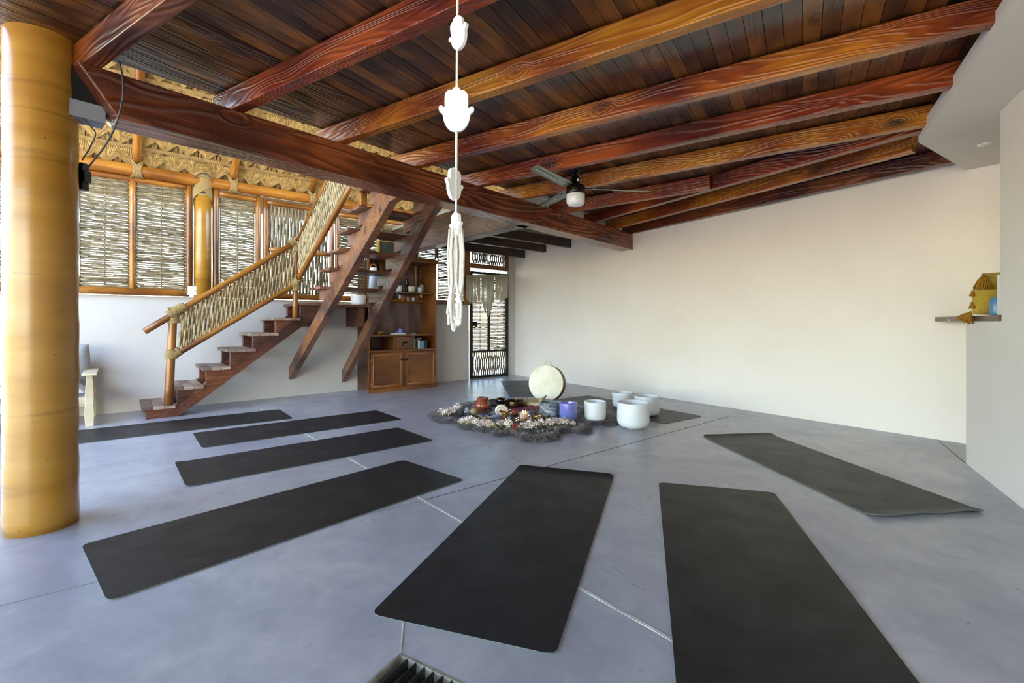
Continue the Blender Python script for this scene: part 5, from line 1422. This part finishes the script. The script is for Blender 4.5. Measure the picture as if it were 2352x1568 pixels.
# ------------------------------------------------------------------ blossoms along the front of the rug
M_petw = plain('white_petal', '#f6f1ea', .6, c2='#ecd6d0', nscale=30); M_petm = plain('magenta_petal', '#b02058', .6, c2='#7a1440', nscale=40)
M_cen = plain('orange_centre', '#d2842a', .6); M_leafg = plain('fresh_leaf', '#8a9c3a', .5, c2='#6a7c28', nscale=30); M_leafy = plain('yellow_leaf', '#cfc25a', .5, c2='#a8a83c', nscale=20)
def sprig(nfl, spread, mat, rp=.026, leafn=2):
    pm = MB(); cm2 = MB(); lm = MB()
    for i in range(nfl):
        a_ = i*2.399; r_ = spread*math.sqrt((i+.3)/nfl); cx, cy = r_*math.cos(a_), r_*.7*math.sin(a_); cz = .026+.040*(1-(r_/spread)**2)+random.uniform(-.006, .010)
        tx, ty = random.uniform(-.8, .8), random.uniform(-1.0, .1)
        R_ = Matrix.Rotation(ty, 3, 'X') @ Matrix.Rotation(tx, 3, 'Y')
        for k in range(5):
            b_ = 2*math.pi*k/5+i
            P = []
            for u, w, h in ((.12, 0, 0), (.5, .26, .10), (.85, .28, .12), (1.0, .0, .02), (.85, -.28, .12), (.5, -.26, .10)):
                p = R_ @ Vector((rp*(u*math.cos(b_)-w*math.sin(b_)), rp*(u*math.sin(b_)+w*math.cos(b_)), rp*h*2))
                P.append((cx+p[0], cy+p[1], cz+p[2]))
            pm.add(P, [(0, 1, 2, 3, 4, 5)])
        q = R_ @ Vector((0, 0, .003)); cm2.ball((cx+q[0], cy+q[1], cz+q[2]), .0045, seg=6, rings=4)
        lm.tube([(cx, cy, cz), (cx*.5, cy*.5, .006)], .0015, 4)
    for i in range(leafn):
        a_ = random.uniform(0, 6.28); r0 = spread*.5
        P = [(r0*math.cos(a_), r0*math.sin(a_), .01)]
        for u, w in ((.4, .16), (.75, .13), (1, 0), (.75, -.13), (.4, -.16)):
            P.append((r0*math.cos(a_)+.065*(u*math.cos(a_)-w*math.sin(a_)), r0*math.sin(a_)+.065*(u*math.sin(a_)+w*math.cos(a_)), .012+.03*u))
        lm.add(P, [(0, 1, 2, 3, 4, 5)])
    return pm, cm2, lm
def mk_sprig(nfl, spread, mat, M_, label, grp, rp=.026, leafn=2):
    t_ = thing('blossom_sprig', label, 'blossoms', M_, grp)
    a, b, c = sprig(nfl, spread, mat, rp, leafn)
    a.build('petals', mat, t_, M_); b.build('flower_centres', M_cen, t_, M_); c.build('stems', M_leafg, t_, M_); return t_
fl_ = [(-.748, 4.96, .8, 'A'), (-.680, 4.86, 1, 'A'), (-.640, 4.93, 1, 'A'), (-.600, 5.02, .9, 'A'), (-.606, 5.24, .9, 'A'), (-.494, 5.07, .6, 'S'),
       (-.479, 4.47, .8, 'B'), (-.425, 4.40, .95, 'B'), (-.388, 4.45, 1, 'B'), (-.340, 4.41, .9, 'B'), (-.290, 4.31, .9, 'B'), (-.262, 4.40, .9, 'B'), (-.210, 4.31, .95, 'B'),
       (-.111, 4.33, .8, 'C'), (-.072, 4.38, .8, 'C'), (-.028, 4.27, 1, 'C'), (.101, 4.22, .9, 'D'), (.156, 4.25, 1, 'D'), (.212, 4.26, 1, 'D'), (.268, 4.30, 1, 'D'),
       (.345, 4.34, 1, 'E'), (.405, 4.43, .9, 'E'), (.440, 4.38, 1, 'E'), (.485, 4.40, 1, 'E'), (.572, 4.41, .6, 'T')]
labs = {'A': 'white-pink blossom sprig in the heap at the left tip of the fur rug', 'B': 'white blossom sprig in the heap in front of the small olive bowls',
        'C': 'white blossom sprig in the heap between the yellow leaf and magenta blossoms', 'D': 'white blossom sprig in the heap just right of the magenta blossoms',
        'E': 'white blossom sprig in the heap in front of the lavender bowl', 'S': 'single pinkish blossom lying left of the clay pot', 'T': 'small white bud sprig lying right of the lavender bowl'}
protos = [mk_sprig(11, .046, M_petw, at(fl_[i][0], fl_[i][1], .026, i*1.3) @ Matrix.Scale(fl_[i][2], 4), labs[fl_[i][3]], 'blossoms at the left tip of the rug', leafn=1+i % 3) for i in range(4)]
gname = {'A': 'blossoms at the left tip of the rug', 'B': 'blossoms in front of the olive bowls', 'C': 'blossoms left of the magenta ones', 'D': 'blossoms right of the magenta ones', 'E': 'blossoms in front of the lavender bowl'}
for i, (x, y, sc, k) in enumerate(fl_[4:]):
    d_ = dup(protos[i % 4], at(x, y, .026, i*2.1) @ Matrix.Scale(sc, 4), labs[k], gname.get(k))
    if k not in gname and 'group' in d_: del d_['group']
mk_sprig(9, .036, M_petm, at(.028, 4.15, .028), 'bright magenta blossom sprig at the front edge of the rug', None, rp=.022, leafn=1)
lf_ = MB()
for (x, y, a_, l_) in ((-.12, 4.24, 2.6, .10), (-.09, 4.20, -.5, .08)):
    P = [(x, y, .035)]
    for u, w in ((.3, .2), (.65, .22), (1, 0), (.65, -.2), (.3, -.16)): P.append((x+l_*(u*math.cos(a_)-w*math.sin(a_)), y+l_*(u*math.sin(a_)+w*math.cos(a_)), .045+.02*u))
    lf_.add(P, [(0, 1, 2, 3, 4, 5)])
tag(lf_.build('leaf', M_leafy, None, I4, solid=.001), 'large pale yellow leaf among the front blossoms', 'leaf')
for (x, y, a_, lab) in ((-.40, 4.52, 2.0, 'fresh green leaf blades rising behind the left blossoms'), (-.02, 4.36, 1.6, 'short green leaf blades beside the front blossoms'), (.36, 4.40, 1.5, 'small green leaf blade right of the centre blossoms'), (.53, 4.42, .6, 'green leaf tuft below the lavender bowl')):
    gb = MB()
    for k in range(4):
        b_ = a_+random.uniform(-.6, .6); l_ = random.uniform(.05, .085); w_ = .006
        gb.add([(-w_, 0, 0), (w_, 0, 0), (w_*.7+l_*.3*math.cos(b_), l_*.3*math.sin(b_), l_*.6), (l_*.6*math.cos(b_), l_*.6*math.sin(b_), l_), (-w_*.7+l_*.3*math.cos(b_), l_*.3*math.sin(b_), l_*.6)], [(0, 1, 2, 3, 4)])
    tag(gb.build('grass_tuft', M_leafg, None, at(x, y, .035)), lab, 'leaves')['kind'] = 'thing'
